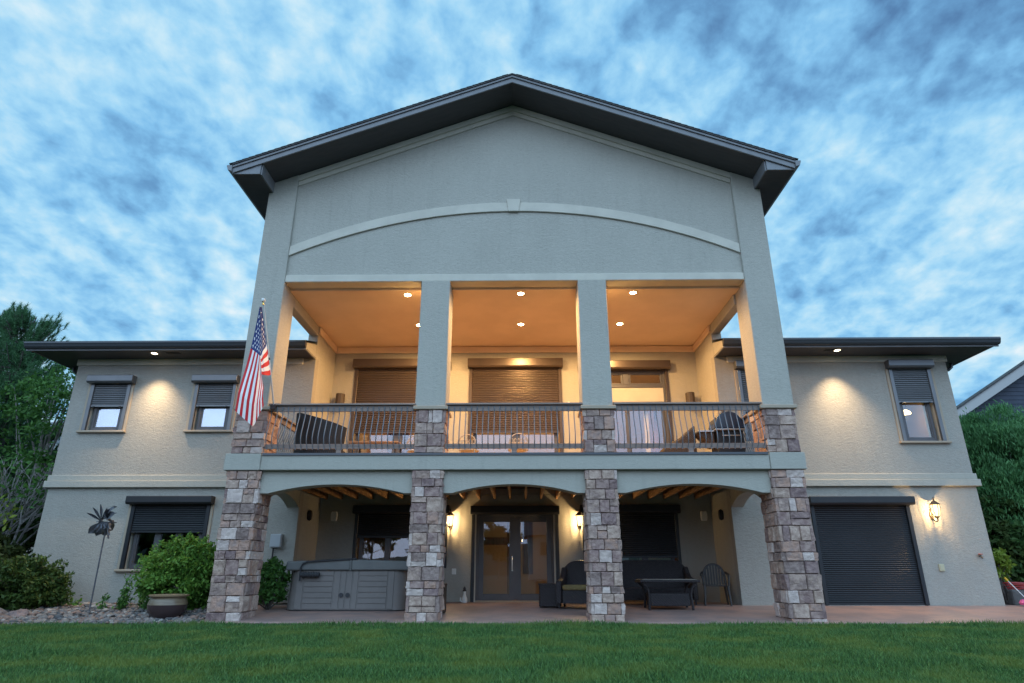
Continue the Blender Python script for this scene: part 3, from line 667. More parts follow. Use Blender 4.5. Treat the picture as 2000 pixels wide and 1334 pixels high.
part(MB().box(-5.1, 5.1, .43, YB - .002, 2.935, 3.06), 'subfloor', mat('subfloor', (.10, .065, .04), .9, c2=(.06, .04, .025), nscale=4))

# ---- railings ------------------------------------------------------------------------
def railing(a, c, axis='x', at=0.04):
    """front railing between a..c ; belly balusters fixed to the outer face of the rails"""
    def P(u, w, z): return (u, at + w, z) if axis == 'x' else (at + w, u, z)
    def bx(mb, u0, u1, w0, w1, z0, z1):
        p, q = P(u0, w0, z0), P(u1, w1, z1); mb.box(min(p[0], q[0]), max(p[0], q[0]), min(p[1], q[1]), max(p[1], q[1]), z0, z1); return mb
    root = part(bx(MB(), a, c, -.055, .085, 4.125, 4.165), 'railing', railm, bevel=.006)
    bx(MB(), a, c, .0, .038, 4.0, 4.124).build('upper_rail', railm, root, bevel=.004)
    bx(MB(), a, c, .0, .038, 3.22, 3.32).build('lower_rail', railm, root, bevel=.004)
    m_ = (a + c) / 2; bx(MB(), m_ - .05, m_ + .05, .002, .036, 3.12, 3.219).build('support_block', railm, root)
    n = round((c - a) / .118); sgn = 1 if axis == 'x' or at < 0 else -1
    pr = [(-.012, 4.10), (-.012, 4.02), (.022, 3.955), (.022, 3.90), (-.01, 3.80), (-.055, 3.66), (-.095, 3.53), (-.105, 3.44), (-.085, 3.35), (-.035, 3.28), (-.012, 3.25), (-.012, 3.20)]
    first = None
    for i in range(n):
        u = a + (c - a) * (i + .5) / n
        if first is None:
            first = MB().tube([P(u, w * sgn if not (axis == 'y' and at > 0) else .038 - w, z) for w, z in pr], .0105, 6).build('baluster', balm, root, smooth=True); u0 = u
        else:
            o = first.copy(); COL.objects.link(o)
            if axis == 'x': o.location.x = u - u0
            else: o.location.y = u - u0
railing(-5.10, -2.02); railing(-1.39, 1.45); railing(2.09, 5.15)
railing(.75, YW - .01, 'y', -5.26); railing(.75, YW - .01, 'y', 5.24)

# ================================================================== LAMPS
def lamp(kind, parent, loc, energy, color, **k):
    l = bpy.data.lights.new('lamp_light', kind); l.energy = energy; l.color = color
    for a, v in k.items(): setattr(l, a, v)
    o = bpy.data.objects.new('lamp_light', l); COL.objects.link(o); o.parent = parent; o.location = loc; return o
WARM = (1.0, 0.58, 0.215)
lens_w = emis('lens_warm', (1.0, 0.80, 0.42), 90); lens_y = emis('lens_soft', (1.0, 0.84, 0.55), 9)
white_ring = mat('ring_white', (.6, .5, .4), .6)
def can_light(x, y, z, label, m, energy, color, blend=.6, ang=150, group=None):
    t = thing('recessed_light', label, 'ceiling light', (x, y, z), 0, group)
    MB().lathe([(.072, -.004), (.098, -.004), (.098, .006), (.072, .006)], n=24).build('trim_ring', white_ring, t, world=False)
    MB().lathe([(.001, -.0085), (.045, -.0085), (.07, -.006), (.07, .0)], n=24).build('lens', m, t, world=False, smooth=True)
    lamp('SPOT', t, (0, 0, -.02), energy, color, spot_size=R(ang), spot_blend=blend, shadow_soft_size=.05)
G = 'recessed lights in the balcony ceiling'
names = ['front left', 'front middle', 'front right', 'rear left', 'rear middle', 'rear right']
spots = [(-2.46, .66), (.18, .62), (2.78, .60), (-2.48, 2.58), (.18, 2.56), (2.76, 2.56)]
desc = ['round warm ceiling light above the left balcony bay, nearer the front edge', 'round warm ceiling light above the middle balcony bay, nearer the front edge', 'round warm ceiling light above the right balcony bay, nearer the front edge',
        'round warm ceiling light half hidden by the left middle column', 'round warm ceiling light nearer the back wall, above the closed middle shutter', 'round warm ceiling light nearer the back wall, in front of the sliding door']
for (x, y), d_ in zip(spots, desc): can_light(x, y, 6.933, d_, lens_w, 400, WARM, ang=176, blend=.35, group=G)
can_light(-9.07, 2.17, 6.043, 'glowing soffit light under the left wing eave between two windows', lens_y, 620, (1.0, .74, .43), 1.0, 90, 'soffit lights under the wing eaves')
can_light(8.05, 2.17, 6.043, 'glowing soffit light under the right wing eave beside the balcony', lens_y, 620, (1.0, .74, .43), 1.0, 90, 'soffit lights under the wing eaves')

lant_m = mat('lantern_bronze', (.10, .075, .055), .45, .5)
lant_g = bpy.data.materials.new('lantern_glass'); lant_g.use_nodes = True; t_ = lant_g.node_tree; t_.nodes.clear()
_e = N(t_, 'ShaderNodeEmission', i_Strength=3.2); _e.inputs[0].default_value = (1, .74, .36, 1); _tr = N(t_, 'ShaderNodeBsdfTransparent'); _mx = N(t_, 'ShaderNodeMixShader'); _mx.inputs[0].default_value = .35
L(t_, _tr.outputs[0], _mx.inputs[1]); L(t_, _e.outputs[0], _mx.inputs[2]); L(t_, _mx.outputs[0], N(t_, 'ShaderNodeOutputMaterial').inputs[0])
bulb_m = emis('bulb', (1, .78, .40), 40)
def lantern(x, y, z, label, energy, scroll=False, group=None):
    """wall lantern; origin at the wall, centre height of the glass"""
    t = thing('wall_lantern', label, 'wall lamp', (x, y, z), 0, group)
    d = -.20
    def B(mb, n, m, **k): return mb.build(n, m, t, world=False, **k)
    B(MB().lathe([(.002, -.10), (.03, -.095), (.05, -.05), (.055, 0), (.05, .05), (.03, .095), (.002, .10)], n=16), 'back_plate', lant_m, smooth=True).rotation_euler = (0, 0, 0)
    o = t.children[-1]; o.scale = (1, .35, 1.25); o.location = (0, -.012, -.12)
    if scroll:
        pts = [(0, -.02, -.12), (0, -.05, -.22), (0, -.10, -.29), (0, -.17, -.29), (0, -.21, -.25), (0, d, -.20)]
        B(MB().tube([(0, -.02, -.02), (0, -.06, .04), (0, -.075, -.02), (0, -.05, -.10), (0, -.02, -.13)], .009, 8), 'scroll', lant_m, smooth=True)
    else: pts = [(0, -.02, -.16), (0, -.07, -.25), (0, -.13, -.28), (0, -.18, -.25), (0, d, -.20)]
    B(MB().tube(pts, .012, 8), 'arm', lant_m, smooth=True)
    B(MB().lathe([(.012, -.22), (.04, -.20), (.055, -.185), (.05, -.17)], (0, d, 0), 16), 'base_cup', lant_m, smooth=True)
    B(MB().lathe([(.012, -.24), (.02, -.225), (.012, -.215)], (0, d, 0), 12), 'base_finial', lant_m, smooth=True)
    g = B(MB().lathe([(.052, -.17), (.075, -.10), (.088, -.02), (.092, .05), (.088, .085)], (0, d, 0), 16), 'glass', lant_g, smooth=True)
    cg = MB()
    for k in range(6):
        a = 2 * PI * (k + .5) / 6; cg.tube([(math.cos(a) * r_, d + math.sin(a) * r_, zz_) for r_, zz_ in ((.055, -.18), (.079, -.10), (.092, -.02), (.096, .05), (.092, .09))], .0055, 6)
    B(cg, 'cage', lant_m, smooth=True)
    B(MB().lathe([(.118, .082), (.12, .092), (.075, .135), (.045, .165), (.02, .18), (.012, .20), (.024, .215), (.018, .235), (.004, .26)], (0, d, 0), 20), 'cap', lant_m, smooth=True)
    B(MB().lathe([(.004, -.09), (.018, -.06), (.022, -.02), (.012, .02), (.003, .05)], (0, d, 0), 10), 'bulb', bulb_m, smooth=True)
    lamp('POINT', t, (0, d, -.06), energy, (1, .66, .30), shadow_soft_size=.025)
LG = 'wall lanterns on the ground floor'
lantern(-1.67, YB, 2.14, 'lit bronze wall lantern left of the glazed patio doors', 165, group=LG)
lantern(1.67, YB, 2.14, 'lit bronze wall lantern right of the glazed patio doors', 165, group=LG)
lantern(9.78, YW, 2.24, 'lit bronze scroll-arm lantern beside the wide roller door', 150, True, group=LG)
# indoor lamps
def pendant(x, y, z, label, e):
    t = thing('pendant_lamp', label, 'lamp', (x, y, z)); MB().lathe([(.12, 0), (.11, .05), (.05, .10), (.01, .12)], n=16).build('lamp_shade', emis('shade_glow', (1, .78, .4), 5), t, world=False, smooth=True)
    MB().tube([(0, 0, .12), (0, 0, .9)], .008, 6).build('cord', metal_dk, t, world=False); lamp('POINT', t, (0, 0, -.08), e, (1, .68, .34), shadow_soft_size=.08); return t
pendant(10.2, 3.45, 4.72, 'small glowing pendant lamp behind the right upstairs window', 3.5)
pendant(1.4, 6.4, 5.6, 'glowing pendant lamp inside the upstairs room behind the sliding door', 110)
pendant(-2.4, 6.2, 5.6, 'glowing pendant lamp inside the upstairs room behind the left shutter', 90)
pendant(0.3, 6.6, 1.70, 'glowing pendant lamp inside the ground floor room behind the patio doors', 13)

# ================================================================== WALL FITTINGS
greym = mat('fitting_grey', (.42, .43, .44), .6); offw = mat('fitting_white', (.78, .76, .70), .5)
def boxthing(name, label, cat, x0, x1, y0, y1, z0, z1, m, bevel=.008, seg=2, group=None):
    return tag(MB().box(x0, x1, y0, y1, z0, z1).build(name, m, bevel=bevel, seg=seg), label, cat, group)
e = thing('electrical_box', 'light grey electrical box with conduit on wall left of the hot tub', 'electrical box', (-5.55, YW, 1.54))
MB().box(-5.68, -5.42, YW - .13, YW, 1.39, 1.69).build('enclosure', greym, e, bevel=.008); MB().box(-5.665, -5.435, YW - .142, YW - .131, 1.41, 1.675).build('door', greym, e, bevel=.004)
MB().tube([(-5.60, YW - .07, 1.385), (-5.60, YW - .07, .75), (-5.60, YW - .08, .45), (-5.52, YW - .16, .26), (-5.35, YW - .3, .19), (-5.0, YW - .45, .20), (-4.74, YW - .5, .20)], .019, 8).build('conduit', metal_dk, e, smooth=True)
for (x, y, lab) in ((-4.73, YB, 'pale wall light left of the shuttered window above the hot tub'), (4.91, YB, 'pale wall light right of the fully shuttered lower window')):
    t = thing('wall_light', lab, 'wall light', (x, y, 2.22), 0, 'pale unlit wall lights under the balcony')
    MB().prism([(-.07, -.115), (.07, -.115), (.085, -.04), (.085, .06), (.07, .125), (-.07, .125), (-.085, .06), (-.085, -.04)], -.09, -.012, 'y').build('diffuser', offw, t, world=False, bevel=.018, seg=3)
    MB().box(-.06, .06, -.011, 0, -.09, .09).build('back_plate', greym, t, world=False)
for s, lab in ((-1, 'dark oval speaker on left side wall under the balcony'), (1, 'dark oval speaker on right side wall under the balcony')):
    t = thing('oval_speaker', lab, 'speaker', (s * XS, 3.35, 2.18), 0, 'dark speakers under the balcony')
    o = MB().lathe([(.005, -.05), (.07, -.045), (.085, 0), (.07, .045), (.005, .05)], n=20).build('body', metal_dk, t, world=False, smooth=True); o.rotation_euler = (0, R(90), 0); o.scale = (1.6, 1, 1); o.location = (-s * .05, 0, 0)
    MB().box(*sorted((-s * .02, 0)), -.03, .03, -.03, .03).build('bracket', metal_dk, t, world=False)
spk_m = mat('speaker_brown', (.07, .05, .04), .6, bump=.3, bscale=200, bdist=.002)
for s, lab in ((-1, 'brown outdoor speaker on balcony wall left of the left shutter'), (1, 'brown outdoor speaker on balcony wall right of the sliding door')):
    t = thing('wall_speaker', lab, 'speaker', (s * 4.80, YB, 5.33), R(s * 12), 'brown speakers on the balcony wall')
    MB().prism([(-.11, -.10), (.11, -.10), (.12, -.2), (.08, -.27), (0, -.30), (-.08, -.27), (-.12, -.2)], -.19, .17, 'z').build('cabinet', spk_m, t, world=False, bevel=.012, seg=2)
    MB().box(-.02, .02, -.10, 0, -.03, .03).build('bracket', metal_dk, t, world=False)
def outlet(x, y, z, label, s=.055, m=offw, name='wall_outlet', cat='outlet'):
    t = thing(name, label, cat, (x, y, z)); MB().box(-s, s, -.035, 0, -s * 1.3, s * 1.3).build('cover', m, t, world=False, bevel=.008, seg=2); MB().box(-s * .6, s * .6, -.041, -.0355, -s * .9, s * .9).build('flap', m, t, world=False, bevel=.003)
outlet(-1.55, YB, .87, 'small white outlet cover on wall left of the patio doors'); outlet(9.74, YW, .95, 'small cream outlet cover on wall right of the roller door', .06, mat('cream', (.5, .45, .3), .6))
t = thing('hose_tap', 'small rusty hose tap on wall near the right corner', 'tap', (10.66, YW, 1.20))
MB().tube([(0, 0, 0), (0, -.07, 0), (0, -.10, -.05)], .018, 8).build('spout', lant_m, t, world=False, smooth=True); MB().lathe([(.045, 0), (.05, .01), (.045, .02)], (0, -.06, .03), 12).build('handle', mat('tap_red', (.35, .08, .05), .5), t, world=False)
t = thing('security_sensor', 'small white sensor on balcony wall right of the middle shutter', 'sensor', (1.50, YB, 5.22)); MB().box(-.03, .03, -.06, 0, -.07, .07).build('case', offw, t, world=False, bevel=.012, seg=2); MB().lathe([(.001, 0), (.015, .003), (.015, .01)], (0, 0, 0), 10).build('eye', metal_dk, t, world=False).location = (0, -.062, .02)

# ================================================================== HOT TUB
tubg = mat('tub_panel', (.175, .152, .14), .55, c2=(.155, .135, .125), nscale=3, bump=.15, bscale=120, bdist=.003); tubd = mat('tub_dark', (.03, .03, .035), .5); coverm = mat('tub_cover', (.155, .155, .15), .55, c2=(.13, .13, .127), nscale=2, bump=.4, bscale=5, bdist=.03)
ht = thing('hot_tub', 'grey panelled hot tub with folded grey cover between the left piers', 'hot tub', (-3.47, 2.6, .03))
def rrect(x0, x1, y0, y1, r, n=6):
    o = []
    for cx, cy, a0 in ((x1 - r, y0 + r, -90), (x1 - r, y1 - r, 0), (x0 + r, y1 - r, 90), (x0 + r, y0 + r, 180)):
        for k in range(n + 1): a = R(a0 + 90 * k / n); o.append((cx + r * math.cos(a), cy + r * math.sin(a)))
    return o
tx0, tx1, ty0, ty1 = -4.84, -2.24, 1.5, 3.72; zb = .07
def frus(p0, z0_, p1, z1_):
    b = MB(); n = len(p0); b.add([(x, y, z0_) for x, y in p0] + [(x, y, z1_) for x, y in p1], [tuple(range(n - 1, -1, -1)), tuple(range(n, 2 * n))] + [(i, (i + 1) % n, n + (i + 1) % n, n + i) for i in range(n)]); return b
frus(rrect(tx0, tx1, ty0, ty1, .26), zb + .04, rrect(tx0 + .05, tx1 - .05, ty0 + .05, ty1 - .05, .26), .90).build('cabinet', tubg, ht, smooth=True)
frus(rrect(tx0 + .03, tx1 - .03, ty0 + .03, ty1 - .03, .26), zb - .05, rrect(tx0 + .03, tx1 - .03, ty0 + .03, ty1 - .03, .26), zb + .04).build('base', tubd, ht)
# boards on the front, leaning with the cabinet
def board(x0, x1, z0, z1, name='panel_board'):
    f = lambda z: ty0 + .05 * (z - .11) / .79
    return MB().add([(x0, f(z0) - .012, z0), (x1, f(z0) - .012, z0), (x1, f(z1) - .012, z1), (x0, f(z1) - .012, z1), (x0, f(z0) + .01, z0), (x1, f(z0) + .01, z0), (x1, f(z1) + .01, z1), (x0, f(z1) + .01, z1)],
                    [(0, 1, 2, 3), (5, 4, 7, 6), (0, 4, 5, 1), (1, 5, 6, 2), (2, 6, 7, 3), (3, 7, 4, 0)]).build(name, tubg, ht, bevel=.006)
sx = lambda u: tx0 + .0 + (u - 632) / (1445 - 632) * (tx1 - tx0)
for u0, u1 in ((700, 748), (950, 992), (996, 1030), (1034, 1072), (1076, 1112), (1312, 1352)):
    board(sx(u0) + .004, sx(u1) - .004, .12, .885)
for u0, u1 in ((752, 946), (1116, 1308)):
    for k in range(7): board(sx(u0) + .003, sx(u1) - .003, .12 + k * .1095 + .004, .12 + (k + 1) * .1095 - .003)
for u in (1008, 1052): 
    o = MB().lathe([(.002, -.01), (.042, -.01), (.045, 0), (.045, .02), (.002, .02)], n=18).build('vent_cap', tubd, ht, world=False); o.rotation_euler = (R(90), 0, 0); o.matrix_parent_inverse = world_matrix(ht).inverted(); o.location = (sx(u), ty0 - .012, .40)
# cover: two slopes with a seam
for i, (a, c) in enumerate(((tx0 - .03, -3.49), (-3.47, tx1 + .03))):
    b = MB(); pts = [(a, .885), (c, .885), (c, 1.115), (a, 1.075)] if i == 0 else [(a, .885), (c, .885), (c, 1.075), (a, 1.115)]
    b.prism(pts, ty0 - .02, ty1 + .02, 'y').build('cover', coverm, ht, bevel=.035, seg=3, smooth=True)
MB().box(-3.50, -3.46, ty0 - .032, ty0 + .3, .875, 1.11).build('cover_strap', coverm, ht, bevel=.012)
# cover lifter arm
MB().tube([(-3.36, ty0 - .03, 1.125), (-3.9, ty0 - .055, 1.095), (-4.38, ty0 - .07, 1.07), (-4.49, ty0 - .07, 1.03), (-4.53, ty0 - .07, .95), (-4.53, ty0 - .06, .68)], .019, 8).build('lifter_arm', tubd, ht, smooth=True)
b = MB(); b.tube([(-4.52, ty0 - .06, .80), (-4.12, ty0 - .06, .80)], .045, 10)
for k in range(7): b.tube([(-4.48 + k * .055, ty0 - .06, .80), (-4.455 + k * .055, ty0 - .06, .80)], .058, 10)
b.build('lifter_shock', tubd, ht)

# ================================================================== WICKER FURNITURE
def wicker_mat(name, c, c2):
    m = mat(name, c, .45, c2=c2, nscale=30, spec=.4); t = m.node_tree; co = N(t, 'ShaderNodeTexCoord'); b = t.nodes['Principled BSDF']
    w1 = N(t, 'ShaderNodeTexWave', bands_direction='Z'); w1.inputs['Scale'].default_value = 16; w2 = N(t, 'ShaderNodeTexWave', bands_direction='DIAGONAL'); w2.inputs['Scale'].default_value = 11
    L(t, co.outputs['Object'], w1.inputs[0]); L(t, co.outputs['Object'], w2.inputs[0])
    bp = N(t, 'ShaderNodeBump'); bp.inputs['Strength'].default_value = .9; bp.inputs['Distance'].default_value = .012
    L(t, M(t, 'MULTIPLY', w1.outputs[1], w2.outputs[1]), bp.inputs['Height']); L(t, bp.outputs[0], b.inputs['Normal']); return m
wick = wicker_mat('wicker_dark', (.024, .019, .022), (.042, .034, .036)); wick_b = wicker_mat('wicker_brown', (.05, .03, .02), (.08, .05, .03))
must = mat('cushion_mustard', (.14, .10, .04), .9, c2=(.2, .15, .06), nscale=12, bump=.3); tilem = mat('table_tile', (.36, .31, .25), .4, c2=(.24, .2, .17), nscale=6)
def P3(o, **k):
    for a, v in k.items(): setattr(o, a, v)
    return o
def wicker_seat(name, label, cat, loc, rz, w, cushion, group=None):
    t = thing(name, label, cat, loc, rz, group); h = w / 2
    def B(mb, n, m=wick, **k): return mb.build(n, m, t, world=False, **k)
    B(MB().box(-h + .12, h - .12, -.36, .30, .10, .36), 'seat', bevel=.02, seg=2)
    # rounded back (front silhouette) leaning slightly
    r_ = .30; o = [(-h, .30)]
    for k in range(9): a = R(180 - 90 * k / 8); o.append((-h + r_ * 1.1 + r_ * 1.1 * math.cos(a), .68 + r_ * math.sin(a)))
    for k in range(9): a = R(90 - 90 * k / 8); o.append((h - r_ * 1.1 + r_ * 1.1 * math.cos(a), .68 + r_ * math.sin(a)))
    o.append((h, .30))
    bk = MB(); n = len(o); f = lambda z: .28 + .16 * (z - .3) / .7
    bk.add([(x, f(z), z) for x, z in o] + [(x, f(z) + .09, z) for x, z in o], [tuple(range(n)), tuple(range(2 * n - 1, n - 1, -1))] + [(i, (i + 1) % n, n + (i + 1) % n, n + i) for i in range(n)])
    B(bk, 'backrest', bevel=.03, seg=3, smooth=True)
    for s in (-1, 1):    # arms slope down from the back and roll over at the front
        pr = [(.36, .10), (.36, .84), (.26, .74), (.10, .62), (-.10, .575), (-.34, .56), (-.40, .52), (-.40, .10)]
        x0, x1 = sorted((s * (h - .11), s * (h + .015))); B(MB().prism(pr, x0, x1, 'x'), 'arm', bevel=.025, seg=3, smooth=True)
        for y in (-.34, .30): B(MB().tube([(s * (h - .05), y, 0), (s * (h - .05), y, .11)], [.018, .026], 8), 'leg', wick)
    if cushion: B(MB().box(-h + .125, h - .125, -.38, .24, .362, .47), 'cushion', must, bevel=.035, seg=3, smooth=True)
    return t
wicker_seat('wicker_armchair', 'dark wicker armchair with mustard cushion right of the patio doors', 'armchair', (1.42, 2.05, .125), R(-14), .86, True)
wicker_seat('wicker_loveseat', 'long dark wicker loveseat against wall under the right lower window', 'loveseat', (3.28, 3.15, .15), 0, 1.80, False)
# side table (storage cube)
t = thing('wicker_side_table', 'square dark wicker side table in front of the patio doors', 'side table', (.80, 2.3, .13), R(-6))
MB().prism(rrect(-.235, .235, -.235, .235, .05, 3), .03, .44, 'z').build('body', wick, t, world=False, smooth=True); MB().prism(rrect(-.25, .25, -.25, .25, .05, 3), .445, .49, 'z').build('lid', wick, t, world=False, bevel=.008)
for a in (-.2, .2):
    for c in (-.2, .2): MB().box(a - .02, a + .02, c - .02, c + .02, 0, .03).build('leg', wick, t, world=False)
# coffee table
t = thing('wicker_coffee_table', 'low dark wicker coffee table with pale tiled top before loveseat', 'coffee table', (3.32, 1.95, .10))
MB().box(-.64, .64, -.36, .36, .545, .60).build('table_top', wick, t, world=False, bevel=.015, seg=2); MB().box(-.575, .575, -.30, .30, .601, .612).build('tile_inlay', tilem, t, world=False)
MB().box(-.42, .42, -.24, .24, .08, .33).build('shelf_box', wick, t, world=False, bevel=.012)
for a in (-1, 1):
    for c in (-1, 1): MB().tube([(a * .46, c * .27, 0), (a * .44, c * .25, .30), (a * .48, c * .27, .46), (a * .57, c * .30, .545)], [.028, .026, .028, .032], 8).build('leg', wick, t, world=False, smooth=True)
# plastic chair
plas = mat('plastic_dark', (.024, .022, .022), .45)
t = thing('plastic_chair', 'dark plastic garden chair with slatted round back beside loveseat', 'chair', (4.60, 2.75, .15), R(-12))
def BL(mb, n, m=plas, **k): return mb.build(n, m, t, world=False, **k)
BL(MB().prism(rrect(-.24, .24, -.24, .22, .06, 4), .40, .43, 'z'), 'seat', bevel=.008)
arcp = [(-.25 * math.cos(a_) * 1.0, .24 + .05 * math.sin(a_), .42 + .46 * math.sin(a_) ** .65 if math.sin(a_) > 0 else .42) for a_ in [PI * k / 16 for k in range(17)]]
BL(MB().tube(arcp, .026, 8), 'back_frame', smooth=True)
for k in range(-3, 4):
    x = k * .062; zt_ = .42 + .46 * max(.01, math.sin(math.acos(min(1, abs(x) / .25)))) ** .65
    BL(MB().box(x - .022, x + .022, .245, .262, .43, zt_ - .01), 'back_slat')
for s in (-1, 1):
    BL(MB().tube([(s * .26, .26, .70), (s * .30, .12, .66), (s * .31, -.10, .64), (s * .30, -.22, .62), (s * .28, -.26, .56), (s * .27, -.25, .42)], .024, 8), 'armrest', smooth=True)
    BL(MB().tube([(s * .25, -.23, .42), (s * .28, -.28, 0)], [.032, .022], 8), 'leg', smooth=True); BL(MB().tube([(s * .22, .22, .42), (s * .26, .32, 0)], [.032, .022], 8), 'leg', smooth=True)
# figurine, planter behind the pier
t = thing('garden_figurine', 'small white figurine with dark top beside the patio doors', 'figurine', (-1.24, 3.95, .15))
MB().lathe([(.06, 0), (.075, .04), (.065, .10), (.04, .16), (.03, .21), (.035, .24), (.02, .27)], n=14).build('body', offw, t, world=False, smooth=True)
MB().lathe([(.045, .262), (.05, .28), (.03, .30), (.035, .33), (.01, .37)], n=10).build('lantern_top', metal_dk, t, world=False, smooth=True)
MB().tube([(-.05, -.03, .02), (-.10, -.04, .05), (-.09, -.04, .12)], .018, 8).build('tail', offw, t, world=False, smooth=True)
t = thing('storage_bench', 'narrow dark wooden bench mostly hidden behind the left middle pier', 'bench', (-1.62, 1.3, .07))
MB().box(-.30, .22, -.2, .2, .52, .56).build('seat', wick_b, t, world=False, bevel=.008)
for a in (-.27, .19):
    MB().box(a - .02, a + .02, -.18, .18, 0, .52).build('leg', wick_b, t, world=False)

# ================================================================== ON THE BALCONY
DZ = 3.119
t = thing('lounge_chair', 'black slatted lounge chair with high curved back behind the left railing', 'chair', (-4.62, 1.55, DZ))
blk = mat('strap_black', (.012, .012, .014), .6)
b = MB(); n_ = 30
for k in range(n_):
    u = k / n_; u2 = (k + .86) / n_
    def pt(u): a = R(215 + 95 * u); return (.30 + .78 * math.cos(a), .25 + .75 * math.sin(a))
    (xa_, ya_), (xb_, yb_) = pt(u), pt(u2); za = 1.16 - .42 * max(0, u - .12); zc = 1.16 - .42 * max(0, u2 - .12)
    b.add([(xa_, ya_, .12), (xb_, yb_, .12), (xb_ * 1.08, yb_ * 1.05, zc), (xa_ * 1.08, ya_ * 1.05, za), (xa_, ya_ + .03, .12), (xb_, yb_ + .03, .12), (xb_ * 1.08, yb_ * 1.05 + .03, zc), (xa_ * 1.08, ya_ * 1.05 + .03, za)],
          [(0, 1, 2, 3), (5, 4, 7, 6), (0, 4, 5, 1), (1, 5, 6, 2), (2, 6, 7, 3), (3, 7, 4, 0)])
b.build('backrest', blk, t, world=False)
MB().box(-.2, .62, -.25, .6, .30, .42).build('seat', blk, t, world=False, bevel=.02)
for a in (-.2, .6):
    for c in (-.22, .56): MB().tube([(a, c, 0), (a, c, .31)], .02, 6).build('leg', blk, t, world=False)
# patio table
t = thing('balcony_table', 'wooden topped table on balcony behind the left railing', 'table', (-3.42, 2.9, DZ))
MB().box(-.62, .62, -.42, .42, .70, .74).build('table_top', mat('table_wood', (.34, .2, .1), .5, c2=(.25, .13, .06), nscale=5, stretch=(1, 6, 1)), t, world=False, bevel=.006)
for a in (-.52, .52):
    for c in (-.34, .34): MB().tube([(a, c, 0), (a, c, .70)], .025, 6).build('leg', metal_dk, t, world=False)
castm = mat('cast_metal_pale', (.45, .38, .30), .5, .3)
def cast_chair(x, y, rz, label):
    t = thing('cast_metal_chair', label, 'chair', (x, y, DZ), rz, 'ornate metal chairs on the balcony')
    MB().lathe([(.22, .40), (.24, .41), (.24, .43), (.22, .44)], n=20).build('seat', castm, t, world=False)
    b = MB(); b.tube([(-.22 * math.cos(PI * k / 10), .22, .55 + .22 * math.sin(PI * k / 10)) for k in range(11)], .014, 6)
    for k in range(-2, 3):
        b.tube([(k * .08 + .03 * math.cos(2 * PI * j / 8), .22, .60 + .05 * math.sin(2 * PI * j / 8)) for j in range(9)], .01, 5, cap=False)
    b.tube([(-.22, .22, .55), (.22, .22, .55)], .012, 6); b.tube([(-.22, .22, .43), (-.22, .22, .56)], .012, 6); b.tube([(.22, .22, .43), (.22, .22, .56)], .012, 6)
    b.build('backrest', castm, t, world=False)
    for a in (-.17, .17):
        for c in (-.17, .17): MB().tube([(a, c, .40), (a * 1.3, c * 1.3, 0)], .012, 6).build('leg', castm, t, world=False)
cast_chair(-2.30, 2.2, R(180), 'ornate pale metal chair low behind the left railing beside pier'); cast_chair(-1.06, 2.1, R(170), 'ornate pale metal chair at left end of the middle railing'); cast_chair(.10, 2.0, R(185), 'ornate pale metal chair behind centre of the middle railing')
# grill
t = thing('barbecue_grill', 'dark domed barbecue grill with side shelf behind the right railing', 'grill', (4.86, 1.55, DZ))
hood = mat('grill_enamel', (.016, .028, .05), .25); steel = mat('grill_steel', (.5, .5, .5), .3, .8)
MB().box(-.30, .30, -.26, .26, .06, .74).build('cart', blk, t, world=False, bevel=.015)
pr = [(-.33, .76), (-.33, .86), (-.27, 1.03), (-.14, 1.13), (.02, 1.17), (.17, 1.12), (.28, 1.0), (.33, .86), (.33, .76)]
MB().prism(pr, -.30, .27, 'y').build('hood', hood, t, world=False, bevel=.03, seg=3, smooth=True)
MB().box(-.34, .34, -.33, .30, .725, .758).build('hood_rim', steel, t, world=False, bevel=.006)
MB().box(-.70, -.345, -.24, .24, .70, .735).build('side_shelf', steel, t, world=False, bevel=.005); MB().prism([(-.70, .69), (-.35, .69), (-.35, .38), (-.42, .40)], -.2, .2, 'y').build('shelf_cover', wick_b, t, world=False)
MB().tube([(-.2, -.33, .60), (.2, -.33, .60)], .012, 8).build('handle', steel, t, world=False); MB().tube([(.0, .05, 1.12), (.0, .05, 1.34)], .035, 10).build('chimney', metal_dk, t, world=False)
for a in (-.26, .26):
    for c in (-.2, .2): MB().lathe([(.03, 0), (.04, .02), (.03, .06)], (a, c, 0), 10).build('wheel', metal_dk, t, world=False)
# pillow-covered brown chair beside the grill
t = thing('folded_cover', 'brown folded cover hanging on chair left of the grill', 'cover', (3.75, 1.75, DZ)); MB().prism([(-.42, .0), (.42, .0), (.42, .92), (.26, .80), (.05, .62), (-.18, .50), (-.38, .36)], -.18, .18, 'y').build('fabric', wick_b, t, world=False, bevel=.05, seg=3, smooth=True)

# ================================================================== FLAG
t = thing('flag_on_pole', 'united states flag hanging from slanted pole on the left balcony corner', 'flag', (-4.97, -.05, 4.17))
polem = mat('pole_metal', (.55, .53, .5), .35, .6)
A0, A1 = Vector((-4.97, -.06, 4.12)), Vector((-5.245, -.62, 6.17))
MB().tube([A0, A0.lerp(A1, .45)], .016, 8).build('pole', polem, t, smooth=True); MB().tube([A0.lerp(A1, .449), A1], .0125, 8).build('pole', polem, t, smooth=True)
MB().tube([A0.lerp(A1, .44), A0.lerp(A1, .465)], .021, 8).build('collar', metal_dk, t)
MB().lathe([(.003, -.045), (.03, -.038), (.044, -.015), (.046, .005), (.035, .03), (.003, .045)], tuple(A1 + Vector((-.01, -.02, .075))), 16).build('finial_ball', mat('ball_white', (.75, .73, .68), .3), t, smooth=True)
MB().lathe([(.018, -.03), (.022, 0), (.012, .04)], tuple(A1 + Vector((-.004, -.01, .0))), 10).build('finial_neck', mat('brass', (.6, .4, .12), .3, .8), t, smooth=True)
MB().box(-5.03, -4.93, -.075, -.02, 4.03, 4.13).build('bracket', metal_dk, t)
